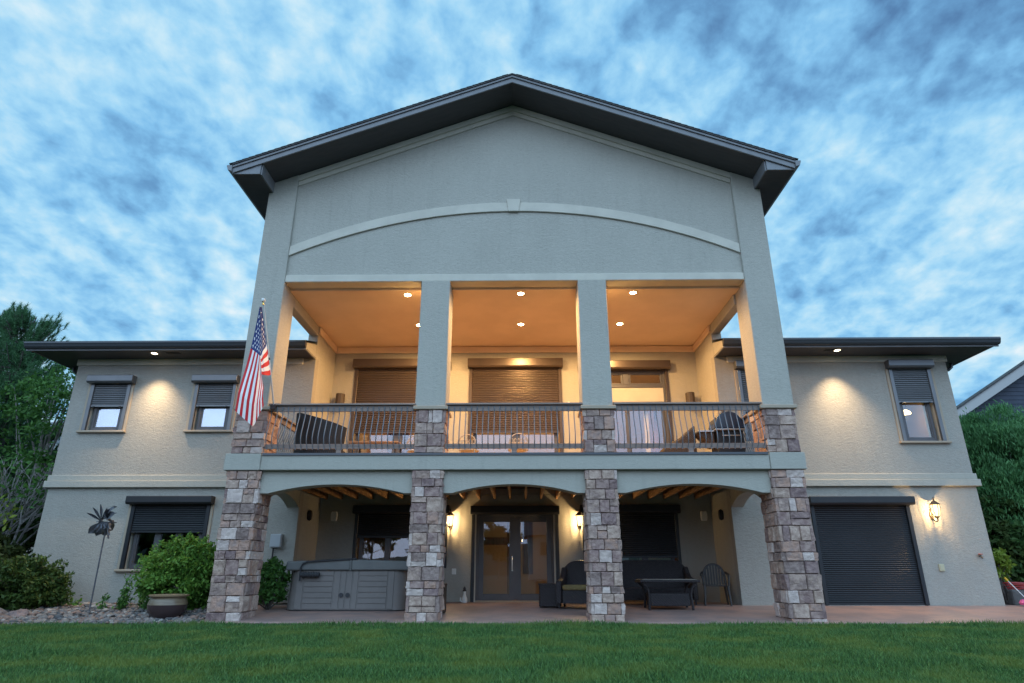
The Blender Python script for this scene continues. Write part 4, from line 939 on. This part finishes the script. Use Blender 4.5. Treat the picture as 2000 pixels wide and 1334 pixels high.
rd, wh, bl = mat('flag_red', (.60, .012, .02), .75), mat('flag_white', (.84, .80, .77), .75), mat('flag_blue', (.018, .035, .15), .75)
# control points in the flag's hanging plane: (x, z) metres relative to the hoist top
def fp(u, v): return (((u - 305) + (v - 205) * .135) / 4.45 * .01035, (205 - v) / 4.45 * .01100)
NR, NC = 13 * 8, 190
def curve(v, u):
    H = (305 + 22 * v, 205 + 555 * v); K = 7 / 13
    if v <= K:
        q = v / K; Fp = (300 - 18 * q, 212 + 428 * q); E_ = (85 + 150 * q, 1110 + 128 * q); uf = .01 + .39 * q; back_ = 0
    else:
        q = (v - K) / (1 - K); Fp = (285 + 3 * q, 640 + 150 * q); E_ = (240 + 65 * q, 1225 - 175 * q); uf = .40; back_ = 1
    if u < uf:
        w_ = u / uf; x = H[0] + (Fp[0] - H[0]) * w_; y = H[1] + (Fp[1] - H[1]) * w_ + 12 * math.sin(w_ * PI); dpt = -.10 * math.sin(w_ * PI * .5) + .016 * math.sin(w_ * 9)
    else:
        w_ = (u - uf) / (1 - uf); bow = -22 * math.sin(w_ * PI) * (1 - q) * (1 - back_)
        x = Fp[0] + (E_[0] - Fp[0]) * w_ + bow; y = Fp[1] + (E_[1] - Fp[1]) * w_
        dpt = -.10 + .08 * w_ + .022 * math.sin(q * 6 + w_ * 3) * min(1, w_ * 3) * (1 - back_) + back_ * (.02 + .14 * min(1, w_ * 2.5) * (.3 + .7 * q))
    return x, y, dpt
fb = MB(); vs = []; base_ = A0.lerp(A1, .965)
for i in range(NR + 1):
    for j in range(NC + 1):
        v_ = i / NR; u_ = j / NC; x, y, dpt = curve(v_, u_); X, Z = fp(x, y)
        lean = .0 + (.56 / 2.05) * (-(205 - min(y, 760)) / 4.45 * .011) * (1 - min(1, u_ * 1.2))
        vs.append((base_.x - .035 + X, base_.y - .015 + dpt + lean, base_.z + Z))
fs, ms = [], []
stars = []
for r_ in range(9):
    for c_ in range(6 if r_ % 2 == 0 else 5): stars.append(((c_ * 2 + 1 + (r_ % 2)) / 12 * .4, (r_ + 1) / 10 * 7 / 13))
def instar(u, v):
    for a, c in stars:
        du, dv = (u - a) * 2.1, (v - c) * 1.25
        d_ = math.hypot(du, dv)
        if d_ < .034:
            th = math.atan2(du, dv) % (2 * PI / 5); th = min(th, 2 * PI / 5 - th)
            if d_ < .036 * (.45 / max(.45, math.cos(th) * .45 + math.sin(th) * 1.15)): return True
    return False
for i in range(NR):
    for j in range(NC):
        a = i * (NC + 1) + j; fs.append((a, a + 1, a + NC + 2, a + NC + 1)); u_, v_ = (j + .5) / NC, (i + .5) / NR
        if u_ < .4 and v_ < 7 / 13: ms.append(1 if instar(u_, v_) else 2)
        else: ms.append(0 if int(v_ * 13) % 2 == 0 else 1)
fb.v, fb.f, fb.m = vs, fs, ms
fb.build('flag_cloth', [rd, wh, bl], t, smooth=True)
MB().tube([A1 + Vector((-.01, -.01, -.02)), base_ + Vector((-.035, -.02, .0))], .004, 5).build('halyard_clip', polem, t)

# ================================================================== GARDEN LEFT
# wind spinner
t = thing('wind_spinner', 'tall dark metal flower wind spinner standing in the gravel', 'wind spinner', (-8.60, 1.0, .03))
spm = mat('spinner_metal', (.15, .15, .17), .45, .4, c2=(.08, .08, .09), nscale=9)
MB().tube([(0, 0, -.05), (-.01, 0, .9), (-.02, 0, 1.72)], .014, 8).build('pole', spm, t, world=False, smooth=True)
MB().tube([(-.24, -.02, 1.83), (.20, -.02, 1.81)], .009, 6).build('axle', spm, t, world=False)
def petal(b, c, ang, ln, w, curl, yoff, e=.8):
    ca_, sa_ = math.cos(ang), math.sin(ang); n = 6; vs = []
    for k in range(n + 1):
        s = k / n; ww = w * math.sin(PI * min(1, .08 + s * .92) ** e) * (1 if s < 1 else 0); q = s * ln
        for sd in (-1, 0, 1):
            px_, pz_ = q * ca_ - sd * ww * sa_, q * sa_ + sd * ww * ca_
            vs.append((c[0] + px_, c[1] + yoff - curl * math.sin(s * PI) - (.03 if sd else 0), c[2] + pz_))
    m = len(vs); vs += [(x, y + .004, z) for x, y, z in vs]; f = []
    for k in range(n):
        for d in (0, 1):
            a = k * 3 + d; f += [(a, a + 1, a + 4, a + 3), (m + a + 3, m + a + 4, m + a + 1, m + a)]
    b.add(vs, f)
rr = random.Random(4)
for (cx, cz, fl) in ((-.19, 1.84, 1), (.15, 1.83, -1)):
    b = MB()
    for k in range(4):      # broad cupped blades
        a = R(-125 + k * 30) if fl == 1 else R(30 + k * 30)
        petal(b, (0, -.03, 0), a, rr.uniform(.30, .38), .095, .12, -.014 * k, 1.9)
    for k in range(5):      # slim pointed blades
        a = R(50 + k * 26) if fl == 1 else R(-135 + k * 26)
        petal(b, (0, -.03, 0), a, rr.uniform(.24, .36), .026, .03, -.01 * k, 1.5)
    b.lathe([(.03, -.03), (.04, 0), (.03, .03)], (0, -.06, 0), 10); o = b.build('rotor', spm, t, world=False); o.location = (cx, 0, cz); o.rotation_euler = (0, 0, R(52 * fl))
# pot
t = thing('garden_pot', 'wide empty glazed pot, brown below and cream above, in gravel', 'pot', (-6.72, .42, -.01))
MB().lathe([(.20, 0), (.27, .05), (.345, .17), (.355, .27)], n=36).build('lower_body', mat('glaze_brown', (.055, .035, .035), .25), t, world=False, smooth=True)
MB().lathe([(.355, .2702), (.335, .35), (.30, .40), (.305, .42), (.285, .42), (.28, .38)], n=36).build('upper_body', mat('glaze_cream', (.22, .165, .105), .3, c2=(.16, .11, .07), nscale=4, stretch=(1, 1, 6)), t, world=False, smooth=True)
MB().lathe([(.30, .405), (.355, .425), (.36, .45), (.33, .455), (.29, .43)], n=36).build('rim', mat('glaze_tan', (.30, .20, .12), .35), t, world=False, smooth=True)
MB().lathe([(.0, .3), (.28, .3)], n=36).build('soil', soil, t, world=False)
# boulders
def boulder(x, y, z, r_, lab, seed, c=(.14, .12, .12)):
    bm = bmesh.new(); bmesh.ops.create_icosphere(bm, subdivisions=3, radius=r_)
    for v in bm.verts:
        n_ = v.co.normalized(); v.co *= 1 + .35 * mnoise.noise(n_ * 1.3 + Vector((seed, 0, 0))) + .12 * mnoise.noise(n_ * 4 + Vector((seed, 0, 0))); v.co.z *= .7
    me = bpy.data.meshes.new('boulder'); bm.to_mesh(me); bm.free(); me.materials.append(mat('boulder_rock', c, .9, c2=(c[0] * 1.7, c[1] * 1.6, c[2] * 1.5), nscale=5, bump=1, bscale=14, bdist=.03))
    o = bpy.data.objects.new('boulder', me); COL.objects.link(o); o.location = (x, y, z); tag(o, lab, 'boulder', 'boulders by the house corners')
boulder(-9.62, .45, .03, .20, 'reddish grey boulder at the left edge of gravel near the wind spinner', 3, (.15, .11, .105))
boulder(-10.25, .5, .03, .26, 'dark boulder at the far left edge of the gravel', 8)

# ---- foliage helpers
def leafmesh(name, pts, size, m, parent=None, seed=0, aspect=2.0, up=0.0, jitter=1.0, dirs=None):
    r = np.random.default_rng(seed); n = len(pts); s = size * r.uniform(.6, 1.3, n)
    d = r.standard_normal((n, 3)) * jitter; d[:, 2] += up
    if dirs is not None: d = d * .35 + dirs
    d /= np.linalg.norm(d, axis=1)[:, None]
    q = r.standard_normal((n, 3)); q -= (q * d).sum(1)[:, None] * d; q /= np.linalg.norm(q, axis=1)[:, None]
    a = d * (s * .5 * aspect)[:, None]; b = q * (s * .5)[:, None]
    v = np.stack([pts - a, pts + b * .9 - a * .1, pts + a, pts - b * .9 - a * .1], 1)
    f = np.arange(n * 4).reshape(n, 4)
    return raw(name, v.reshape(-1, 3), f, m, attr=r.random(n), parent=parent)
def clumps(r, centre, rad, nclump, per, cr, shell=.55):
    c = []
    while len(c) < nclump:
        p = r.standard_normal(3); p /= np.linalg.norm(p); p *= (shell + (1 - shell) * r.random()) ; c.append(p)
    c = np.array(c) * np.array(rad) + np.array(centre)
    cs = cr * r.uniform(.6, 1.35, nclump)
    return np.concatenate([ci + r.standard_normal((per, 3)) * np.array([k, k, k * .55]) * .55 for ci, k in zip(c, cs)]), c
def limbs(b, base, tips, r0, rnd, n=6):
    base = Vector(base)
    for tp in tips:
        tp = Vector(tp); mid = base.lerp(tp, .45) + Vector((rnd.uniform(-.15, .15), rnd.uniform(-.15, .15), rnd.uniform(0, .2)))
        b.tube([base, mid, tp], [r0, r0 * .6, r0 * .2], n)
bark = mat('bark', (.10, .085, .075), .95, c2=(.06, .05, .045), nscale=8, bump=1, bscale=20, bdist=.03)
barkg = mat('bark_pale', (.30, .27, .25), .9, c2=(.19, .17, .16), nscale=9, bump=.8, bscale=20, bdist=.02)
F_shrub = foliage('leaf_bright', (.07, .18, .03), (.19, .34, .05), (.10, .22, .04))
F_dark = foliage('leaf_dark', (.026, .07, .022), (.07, .145, .038), (.075, .11, .028))
F_mid = foliage('leaf_mid', (.04, .115, .03), (.10, .22, .04), (.065, .16, .03))
F_pine = foliage('needle', (.05, .13, .065), (.11, .24, .095))
F_jun = foliage('juniper', (.055, .165, .06), (.14, .32, .105), (.09, .22, .08))
F_yel = foliage('leaf_yellow', (.12, .19, .02), (.24, .30, .04))

def shrub(name, label, cat, centre, rad, ncl, per, cr, size, m, seed, group=None, zb=.1, shoots=0):
    r = np.random.default_rng(seed); rnd = random.Random(seed)
    t = thing(name, label, cat, (centre[0], centre[1], zb), 0, group)
    pts, c = clumps(r, centre, rad, ncl, per, cr); pts = pts[pts[:, 2] > zb]
    b = MB(); limbs(b, (centre[0], centre[1], zb), c[rnd.sample(range(len(c)), min(len(c), 22))], .022, rnd, 5)
    P = []
    for k in range(shoots):
        d = r.standard_normal(3); d[2] = abs(d[2]) * 1.1 + .15; d[1] = -abs(d[1]) if r.random() < .6 else d[1]; d /= np.linalg.norm(d)
        q0 = np.array(centre) + d * np.array(rad) * .75; q1 = q0 + (d * np.array([.9, .9, .6]) + np.array([0, 0, .35])) * r.uniform(.16, .40) * min(1, rad[0] / .7)
        q2 = q1 + np.array([d[0], d[1], .1]) * .10; b.tube([q0, q1, q2], [.005, .004, .002], 4)
        for j in range(26):
            s_ = r.random(); q = q0 + (q1 - q0) * s_ * 1.25 if s_ < .8 else q1 + (q2 - q1) * (s_ - .8) * 5; P.append(q + r.normal(size=3) * .022)
    if P: pts = np.concatenate([pts, np.array(P)])
    leafmesh('foliage', pts, size, m, t, seed, up=.2)
    b.build('stems', bark, t); return t
shrub('green_shrub', 'bright green leafy shrub behind the pot, against the left pier', 'shrub', (-7.0, 1.55, .78), (.90, .72, .68), 130, 150, .23, .046, F_shrub, 1, shoots=110)
shrub('small_shrub', 'small green shrub between the left pier and the hot tub', 'shrub', (-5.25, 1.75, .62), (.36, .35, .46), 50, 60, .13, .045, F_mid, 2, zb=.1, shoots=30)
shrub('low_bush', 'dark low bush with pointed shoots by the left wall corner', 'bush', (-10.55, 1.6, .48), (.95, .55, .55), 150, 90, .15, .05, foliage('leaf_olive', (.03, .065, .015), (.10, .15, .03), (.05, .09, .02)), 3, shoots=120)
shrub('low_bush', 'very dark spreading bush at the far left edge', 'bush', (-12.2, 2.4, .6), (.9, .8, .6), 110, 90, .18, .06, F_dark, 33)
# seedlings in the gravel
def sprout(x, y, h, n, label, seed, m=F_mid):
    r = np.random.default_rng(seed); z0 = bed_z(x, y); t = thing('leafy_plant', label, 'plant', (x, y, z0), 0, 'young plants growing in the gravel'); b = MB(); P = []
    for k in range(n):
        a, l, hh = r.uniform(0, 2 * PI), r.uniform(.03, .13), h * r.uniform(.55, 1) if k else h
        tip = Vector((x + math.cos(a) * l, y + math.sin(a) * l, z0 + hh)); bs = Vector((x + math.cos(a) * .03, y + math.sin(a) * .03, z0)); b.tube([bs, tip], [.005, .003], 5)
        for j in range(int(hh * 90)):
            s = r.uniform(.12, 1); q = bs.lerp(tip, s); w = .055 * (1.15 - s); P.append((q.x + r.normal() * w, q.y + r.normal() * w, q.z + r.normal() * .012))
    leafmesh('leaves', np.array(P), .045, m, t, seed); b.build('stem', F_mid, t)
sprout(-8.45, 1.9, .60, 4, 'tall thin leafy weed in gravel below the left lower window', 5); sprout(-8.0, 1.8, .46, 3, 'thin weed just right of the tallest gravel weed', 6); sprout(-9.5, 1.9, .24, 3, 'small low sprout left of the wind spinner', 7, F_shrub); sprout(-8.30, 1.55, .30, 6, 'low bushy plant at the foot of the tallest weed', 9)
sprout(-8.62, 1.35, .35, 2, 'thin sprout right beside the wind spinner pole', 12); sprout(-7.75, 1.5, .22, 4, 'low green plant left of the big pot', 13)

# pine
def pine(x, y, z0, H, seed, label):
    r = np.random.default_rng(seed); t = thing('pine_tree', label, 'pine tree', (x, y, z0), 0, 'trees beyond the left wing'); b = MB()
    b.tube([(x, y, z0), (x + .1, y, z0 + H * .5), (x, y, z0 + H)], [.20, .13, .03], 8)
    P, D = [], []
    z = z0 + H * .22
    while z < z0 + H - .15:
        f = 1 - (z - z0) / H; nb = 5
        for k in range(nb):
            a = r.uniform(0, 2 * PI); ln = (.45 + 2.9 * f ** .85) * r.uniform(.7, 1.1)
            tip = Vector((x + math.cos(a) * ln, y + math.sin(a) * ln, z + .30 * ln + .25)); mid = Vector((x + math.cos(a) * ln * .6, y + math.sin(a) * ln * .6, z + .08 * ln)); b.tube([(x, y, z), mid, tip], [.045 * (f + .3), .03 * (f + .3), .012], 5)
            for j in range(int(5 + ln * 9)):
                s = r.uniform(.25, 1.0); q = Vector((x, y, z)).lerp(mid, min(1, s / .6)) if s < .6 else mid.lerp(tip, (s - .6) / .4)
                off = r.normal(size=3) * np.array([.16, .16, .08]) * (1.15 - .4 * s)
                c = np.array(q) + off + np.array([0, 0, .05]); up = np.array([math.cos(a) * .35, math.sin(a) * .35, 1.0])
                b.tube([q, Vector(c)], [.008, .006], 4, cap=False) if j % 3 == 0 else None
                m = 52; dirs = r.normal(size=(m, 3)) * .65 + up; dirs /= np.linalg.norm(dirs, axis=1)[:, None]; st = r.uniform(0, .22, m)
                P.append(c + up / np.linalg.norm(up) * st[:, None] + dirs * .06); D.append(dirs)
        z += .20 + .10 * f
    for k in range(4):   # leader candles
        a = 2 * PI * k / 4; b.tube([(x + math.cos(a) * .08, y + math.sin(a) * .08, z0 + H - .2), (x + math.cos(a) * .14, y + math.sin(a) * .14, z0 + H + r.uniform(.1, .3))], .012, 5)
    P = np.concatenate(P); D = np.concatenate(D); n = len(P)
    q = r.standard_normal((n, 3)); q -= (q * D).sum(1)[:, None] * D; q /= np.linalg.norm(q, axis=1)[:, None]
    l = r.uniform(.07, .12, n)[:, None]; w = .0075
    v = np.stack([P - D * l - q * w, P - D * l + q * w, P + D * l], 1)
    raw('crown', v.reshape(-1, 3), np.arange(n * 3).reshape(n, 3), F_pine, attr=r.random(n), parent=t); b.build('trunk', bark, t)
pine(-16.5, 7.0, 0, 8.9, 21, 'tall dark pine with upright shoots, left of the left wing')
pine(-18.6, 8.0, 0, 9.6, 22, 'second pine cut by the left edge of the view')
def leaf_tree(x, y, z0, H, rad, seed, label, m, bare=0, ncl=150, per=110, size=.10, cr=.42, cz=.62, group='trees beyond the left wing'):
    r = np.random.default_rng(seed); rnd = random.Random(seed); t = thing('leafy_tree', label, 'tree', (x, y, z0), 0, group)
    cen = (x, y, z0 + H * cz); pts, c = clumps(r, cen, (rad, rad, H * (1 - cz) * .95), ncl, per, cr, .35); leafmesh('crown', pts, size, m, t, seed)
    b = MB(); b.tube([(x, y, z0), (x + .1, y, z0 + H * .3), (x - .05, y, z0 + H * .6)], [.14, .10, .06], 8)
    for k in range(16):
        tp = c[rnd.randrange(len(c))]; zz_ = z0 + H * rnd.uniform(.12, .5); limbs(b, (x + .03, y, zz_), [tp], .045, rnd)
    b.build('trunk', barkg, t); return t
leaf_tree(-13.9, 5.6, 0, 7.3, 1.75, 31, 'green broadleaf tree just beyond the left wing corner', F_mid, ncl=62, per=75, size=.075, cz=.72, cr=.36)
leaf_tree(-16.6, 5.2, 0, 6.6, 1.7, 32, 'green broadleaf tree at the left edge, in front of the pines', F_mid, ncl=60, per=75, size=.075, cz=.72, cr=.36)
leaf_tree(-13.0, 9.5, 0, 6.2, 1.9, 34, 'darker broadleaf tree behind the left wing corner', F_dark, ncl=110, per=90)
# half-bare thicket
def thicket(x, y, z0, H, seed, label, leafm, n=26, spread=1.2, leafn=650):
    r = random.Random(seed); nr = np.random.default_rng(seed); t = thing('bare_branched_tree', label, 'tree', (x, y, z0), 0, 'half bare small trees left of the house'); b = MB(); tips = []
    def grow(p, d, l, rad, lev):
        q = p + d * l; m = p.lerp(q, .5) + Vector((r.uniform(-.06, .06), r.uniform(-.06, .06), 0)) * l; b.tube([p, m, q], [rad, rad * .85, rad * .7], 5, cap=False)
        if lev == 0: tips.append(q); return
        for k in range(r.choice([2, 3])):
            nd = (d + Vector((r.uniform(-.75, .75), r.uniform(-.6, .6), r.uniform(-.25, .5)))).normalized(); grow(q, nd, l * r.uniform(.62, .85), rad * .62, lev - 1)
    for k in range(5):
        d = Vector((r.uniform(-.5, .5), r.uniform(-.3, .3), 1)).normalized(); grow(Vector((x + r.uniform(-.2, .2), y + r.uniform(-.15, .15), z0)), d, H * .27, .055, 4)
    tips = np.array([tuple(q) for q in tips]); sel = tips[nr.integers(0, len(tips), leafn)] + nr.standard_normal((leafn, 3)) * .11
    leafmesh('foliage', sel, .075, leafm, t, seed); b.build('trunk', barkg, t, smooth=True)
thicket(-12.9, 3.9, .1, 4.1, 41, 'bare grey branches with few leaves nearest the left wall', F_mid); thicket(-14.3, 3.5, .1, 3.9, 42, 'tangled bare grey branches farther left from the wall', F_mid); thicket(-13.6, 3.0, .1, 2.9, 43, 'lower bare tree with yellow-green leaf sprays', F_yel, leafn=700)
thicket(-15.8, 4.2, .1, 4.3, 44, 'bare branched tree at the left edge of the view', F_dark)
shrub('background_shrub', 'dark dense shrub behind the bare branches', 'shrub', (-13.6, 5.2, 1.6), (2.3, .8, 1.7), 170, 110, .34, .10, F_dark, 51, 'dark shrubs beyond the left corner')
shrub('background_shrub', 'olive shrub low beside the left wing corner', 'shrub', (-12.7, 3.1, .95), (.85, .6, .85), 110, 90, .22, .06, foliage('leaf_olive_dark', (.03, .045, .012), (.08, .09, .02)), 52, 'dark shrubs beyond the left corner')
shrub('background_shrub', 'dark shrub at the far left behind the bare trees', 'shrub', (-16.6, 4.6, 1.7), (1.7, .8, 1.9), 150, 110, .34, .10, F_dark, 53, 'dark shrubs beyond the left corner')

# ================================================================== GARDEN RIGHT
def juniper(x, y, z0, H, rad, seed, label, up=2.5):
    r = np.random.default_rng(seed); t = thing('round_juniper', label, 'juniper', (x, y, z0), 0, 'tall junipers beyond the right wing')
    n = 420; pts, c = clumps(r, (x, y, z0 + H * .52), (rad, rad, H * .50), n, 300, .34, .66)
    leafmesh('crown', pts, .030, F_jun, t, seed, aspect=4.5, up=up, jitter=.9)
    rnd = random.Random(seed); b = MB(); b.tube([(x, y, z0), (x, y, z0 + H * .7)], [.16, .05], 8); limbs(b, (x, y, z0 + .4), [tuple((np.array(q) - (x, y, z0 + .4)) * .93 + (x, y, z0 + .4)) for q in c[:24]], .04, rnd, 5); b.build('trunk', bark, t)
juniper(13.75, 5.2, .1, 5.15, 1.50, 61, 'big round-topped feathery juniper right of the right wing')
juniper(15.9, 6.4, .1, 4.5, 1.5, 62, 'juniper cut by the right edge of the view')
shrub('dark_shrub', 'very dark shrub under the juniper beside the right corner', 'shrub', (12.8, 4.4, 1.4), (1.0, .7, 1.3), 120, 110, .26, .08, F_dark, 63)
sh = shrub('yellow_shrub', 'yellow-green leafy branch poking out at the right wall corner', 'shrub', (11.35, 3.1, 1.0), (.22, .25, .34), 22, 60, .10, .06, F_yel, 64)
t = thing('garden_hose', 'coiled red hose on the ground past the right corner', 'hose', (11.75, 3.1, .2)); b = MB()
for k in range(4): b.tube([(11.85 + (.50 + .02 * k) * math.cos(a), 3.1 + .3 * math.sin(a), .50 + .035 * k + .02 * math.sin(3 * a + k)) for a in [2 * PI * j / 24 for j in range(25)]], .016, 6, cap=False)
b.build('coil', mat('hose_red', (.32, .03, .03), .4), t, smooth=True); MB().box(11.35, 12.35, 2.85, 3.35, .12, .485).build('hose_stand', mat('stone_dark', (.10, .09, .085), .9, bump=1, bscale=10, bdist=.03), t, bevel=.05, seg=2)
t = thing('toy_rake', 'small white handled toy rake with yellow grip leaning at the right corner', 'rake', (11.3, 2.72, .2))
MB().tube([(11.11, 2.60, .70), (11.42, 2.52, .25)], .010, 6).build('handle', mat('rake_white', (.7, .7, .7), .4), t); MB().tube([(11.085, 2.605, .735), (11.13, 2.595, .67)], .02, 8).build('grip', mat('rake_yellow', (.7, .42, .03), .4), t); MB().box(11.38, 11.50, 2.49, 2.53, .21, .25).build('head', mat('rake_blue', (.05, .12, .35), .4), t, bevel=.004)
t = thing('pink_toy', 'small pink plastic toy lying at the right wall corner', 'toy', (11.25, 2.45, .17)); MB().lathe([(.02, 0), (.07, .01), (.085, .05), (.05, .10), (.01, .12)], n=14).build('body', mat('toy_pink', (.62, .10, .25), .4), t, world=False, smooth=True); MB().lathe([(.01, 0), (.04, .01), (.035, .05), (.01, .06)], (.13, 0, 0), 10).build('cap', mat('toy_blue', (.06, .10, .4), .4), t, world=False)

# neighbour houses
nb = thing('neighbour_house', 'dark blue sided neighbouring house with white gable rake at right', 'house', (24, 14.5, 0))
sid = mat('siding_navy', (.045, .055, .085), .7, c2=(.035, .045, .07), nscale=2)
b = MB(); zr = lambda x: 7.25 + (x - 18.9) * .6 if x <= 26 else 7.25 + (7.1 - (x - 26)) * .6
z = 0
while z < 11:
    # each course of lap siding
    xl = max(19.2, 18.9 + (z + .08 - 7.25) / .6) if z > 6.6 else 19.2; xr = 52 - xl
    if xr > xl: b.add([(xl, 14.5, z), (xr, 14.5, z), (xr, 14.52, z + .19), (xl, 14.52, z + .19), (xl, 14.6, z), (xr, 14.6, z)], [(0, 1, 2, 3), (0, 4, 5, 1)])
    z += .19
b.build('siding', sid, nb); MB().box(19.2, 32.8, 14.6, 26, 0, 6.9).build('wall', sid, nb)
b = MB(); b.strip([(18.3, zr(18.3) + .17), (26, zr(26) + .17), (33.7, zr(18.3) + .17)], [(18.3, zr(18.3) - .25), (26, zr(26) - .25), (33.7, zr(18.3) - .25)], 13.95, 14.0); b.build('rake_board', mat('white_paint', (.40, .39, .38), .6), nb)
b = MB(); b.strip([(18.3, zr(18.3) - .2), (26, zr(26) - .2), (33.7, zr(18.3) - .2)], [(18.3, zr(18.3) - .22), (26, zr(26) - .22), (33.7, zr(18.3) - .22)], 14.0, 14.48); b.build('soffit', mat('white_soffit', (.5, .5, .48), .7), nb)
b = MB(); b.strip([(18.2, zr(18.2) + .24), (26, zr(26) + .24), (33.8, zr(18.2) + .24)], [(18.2, zr(18.2) + .171), (26, zr(26) + .171), (33.8, zr(18.2) + .171)], 13.9, 14.4); b.build('roof', shingle, nb)
nb = thing('neighbour_house', 'tan neighbouring house with grey roof glimpsed through the left trees', 'house', (-24, 17, 0))
MB().box(-34, -17.9, 16, 26, 0, 6.2).build('wall', mat('tan_wall', (.28, .25, .2), .9), nb); b = MB(); b.prism([(15.4, 6.2), (26.6, 6.2), (21, 8.6)], -34.6, -17.3, 'x'); b.build('roof', mat('grey_roof', (.13, .13, .14), .9, bump=1, bscale=10), nb); MB().box(-34.6, -17.3, 15.35, 15.39, 6.05, 6.3).build('gutter', mat('white_gutter', (.6, .6, .6), .5), nb)

# ---- what the glass reflects: the far side of the garden, behind the viewer
b = MB(); pts = [(x, -150 + 10 * math.sin(x * .02), 0) for x in range(-300, 301, 20)]
vs = []
for x in range(-320, 321, 16): vs += [(x, -170, -1), (x, -190, 9 + 7 * mnoise.noise((x * .012, 0, 0)) + 2 * mnoise.noise((x * .06, 3, 0)))]
nn = len(vs) // 2; b.add(vs, [(2 * i, 2 * i + 2, 2 * i + 3, 2 * i + 1) for i in range(nn - 1)]); struct(b.build('hills', mat('hill_dark', (.03, .045, .03), 1.0)))
nb = thing('neighbour_house', 'pale house across the lawn seen only as reflection in the glass', 'house', (6, -60, 0))
MB().box(1, 13, -66, -58, 0, 5).build('wall', mat('pale_wall', (.4, .38, .36), .9), nb); MB().prism([(-67, 5), (-57, 5), (-62, 8)], .5, 13.5, 'x').build('roof', shingle, nb)
for x0 in (2.5, 6, 9.5): MB().box(x0, x0 + 1.2, -57.99, -57.9, 2.8, 4.2).build('window', metal_dk, nb)
for i, (x, y, h) in enumerate(((-9, -45, 7), (-16, -50, 9), (18, -48, 8), (-3, -70, 8))):
    leaf_tree(x, y, 0, h, h * .32, 70 + i, ['tree across the lawn left of the pale house reflection', 'largest tree across the lawn', 'tree across the lawn right of the pale house', 'distant tree directly across the lawn'][i], F_dark, ncl=50, per=60, size=.35, cr=.8, group='trees across the lawn')
leaf_tree(-15.5, -2.5, 0, 4.9, 2.6, 81, 'large broadleaf tree added outside the view to shade the left wing', F_dark, ncl=90, per=80, size=.22, cr=.7, cz=.55, group='unseen trees added to shade the left wing')  # unseen tree, added to darken the lower left wing wall
leaf_tree(-14.0, -8.0, 0, 5.6, 2.8, 82, 'second broadleaf tree added outside the view for shade, nearer the viewer', F_dark, ncl=90, per=80, size=.22, cr=.7, cz=.55, group='unseen trees added to shade the left wing')  # added out of view as well, more shade for the left wing
print('TOTAL objects', len(bpy.data.objects))
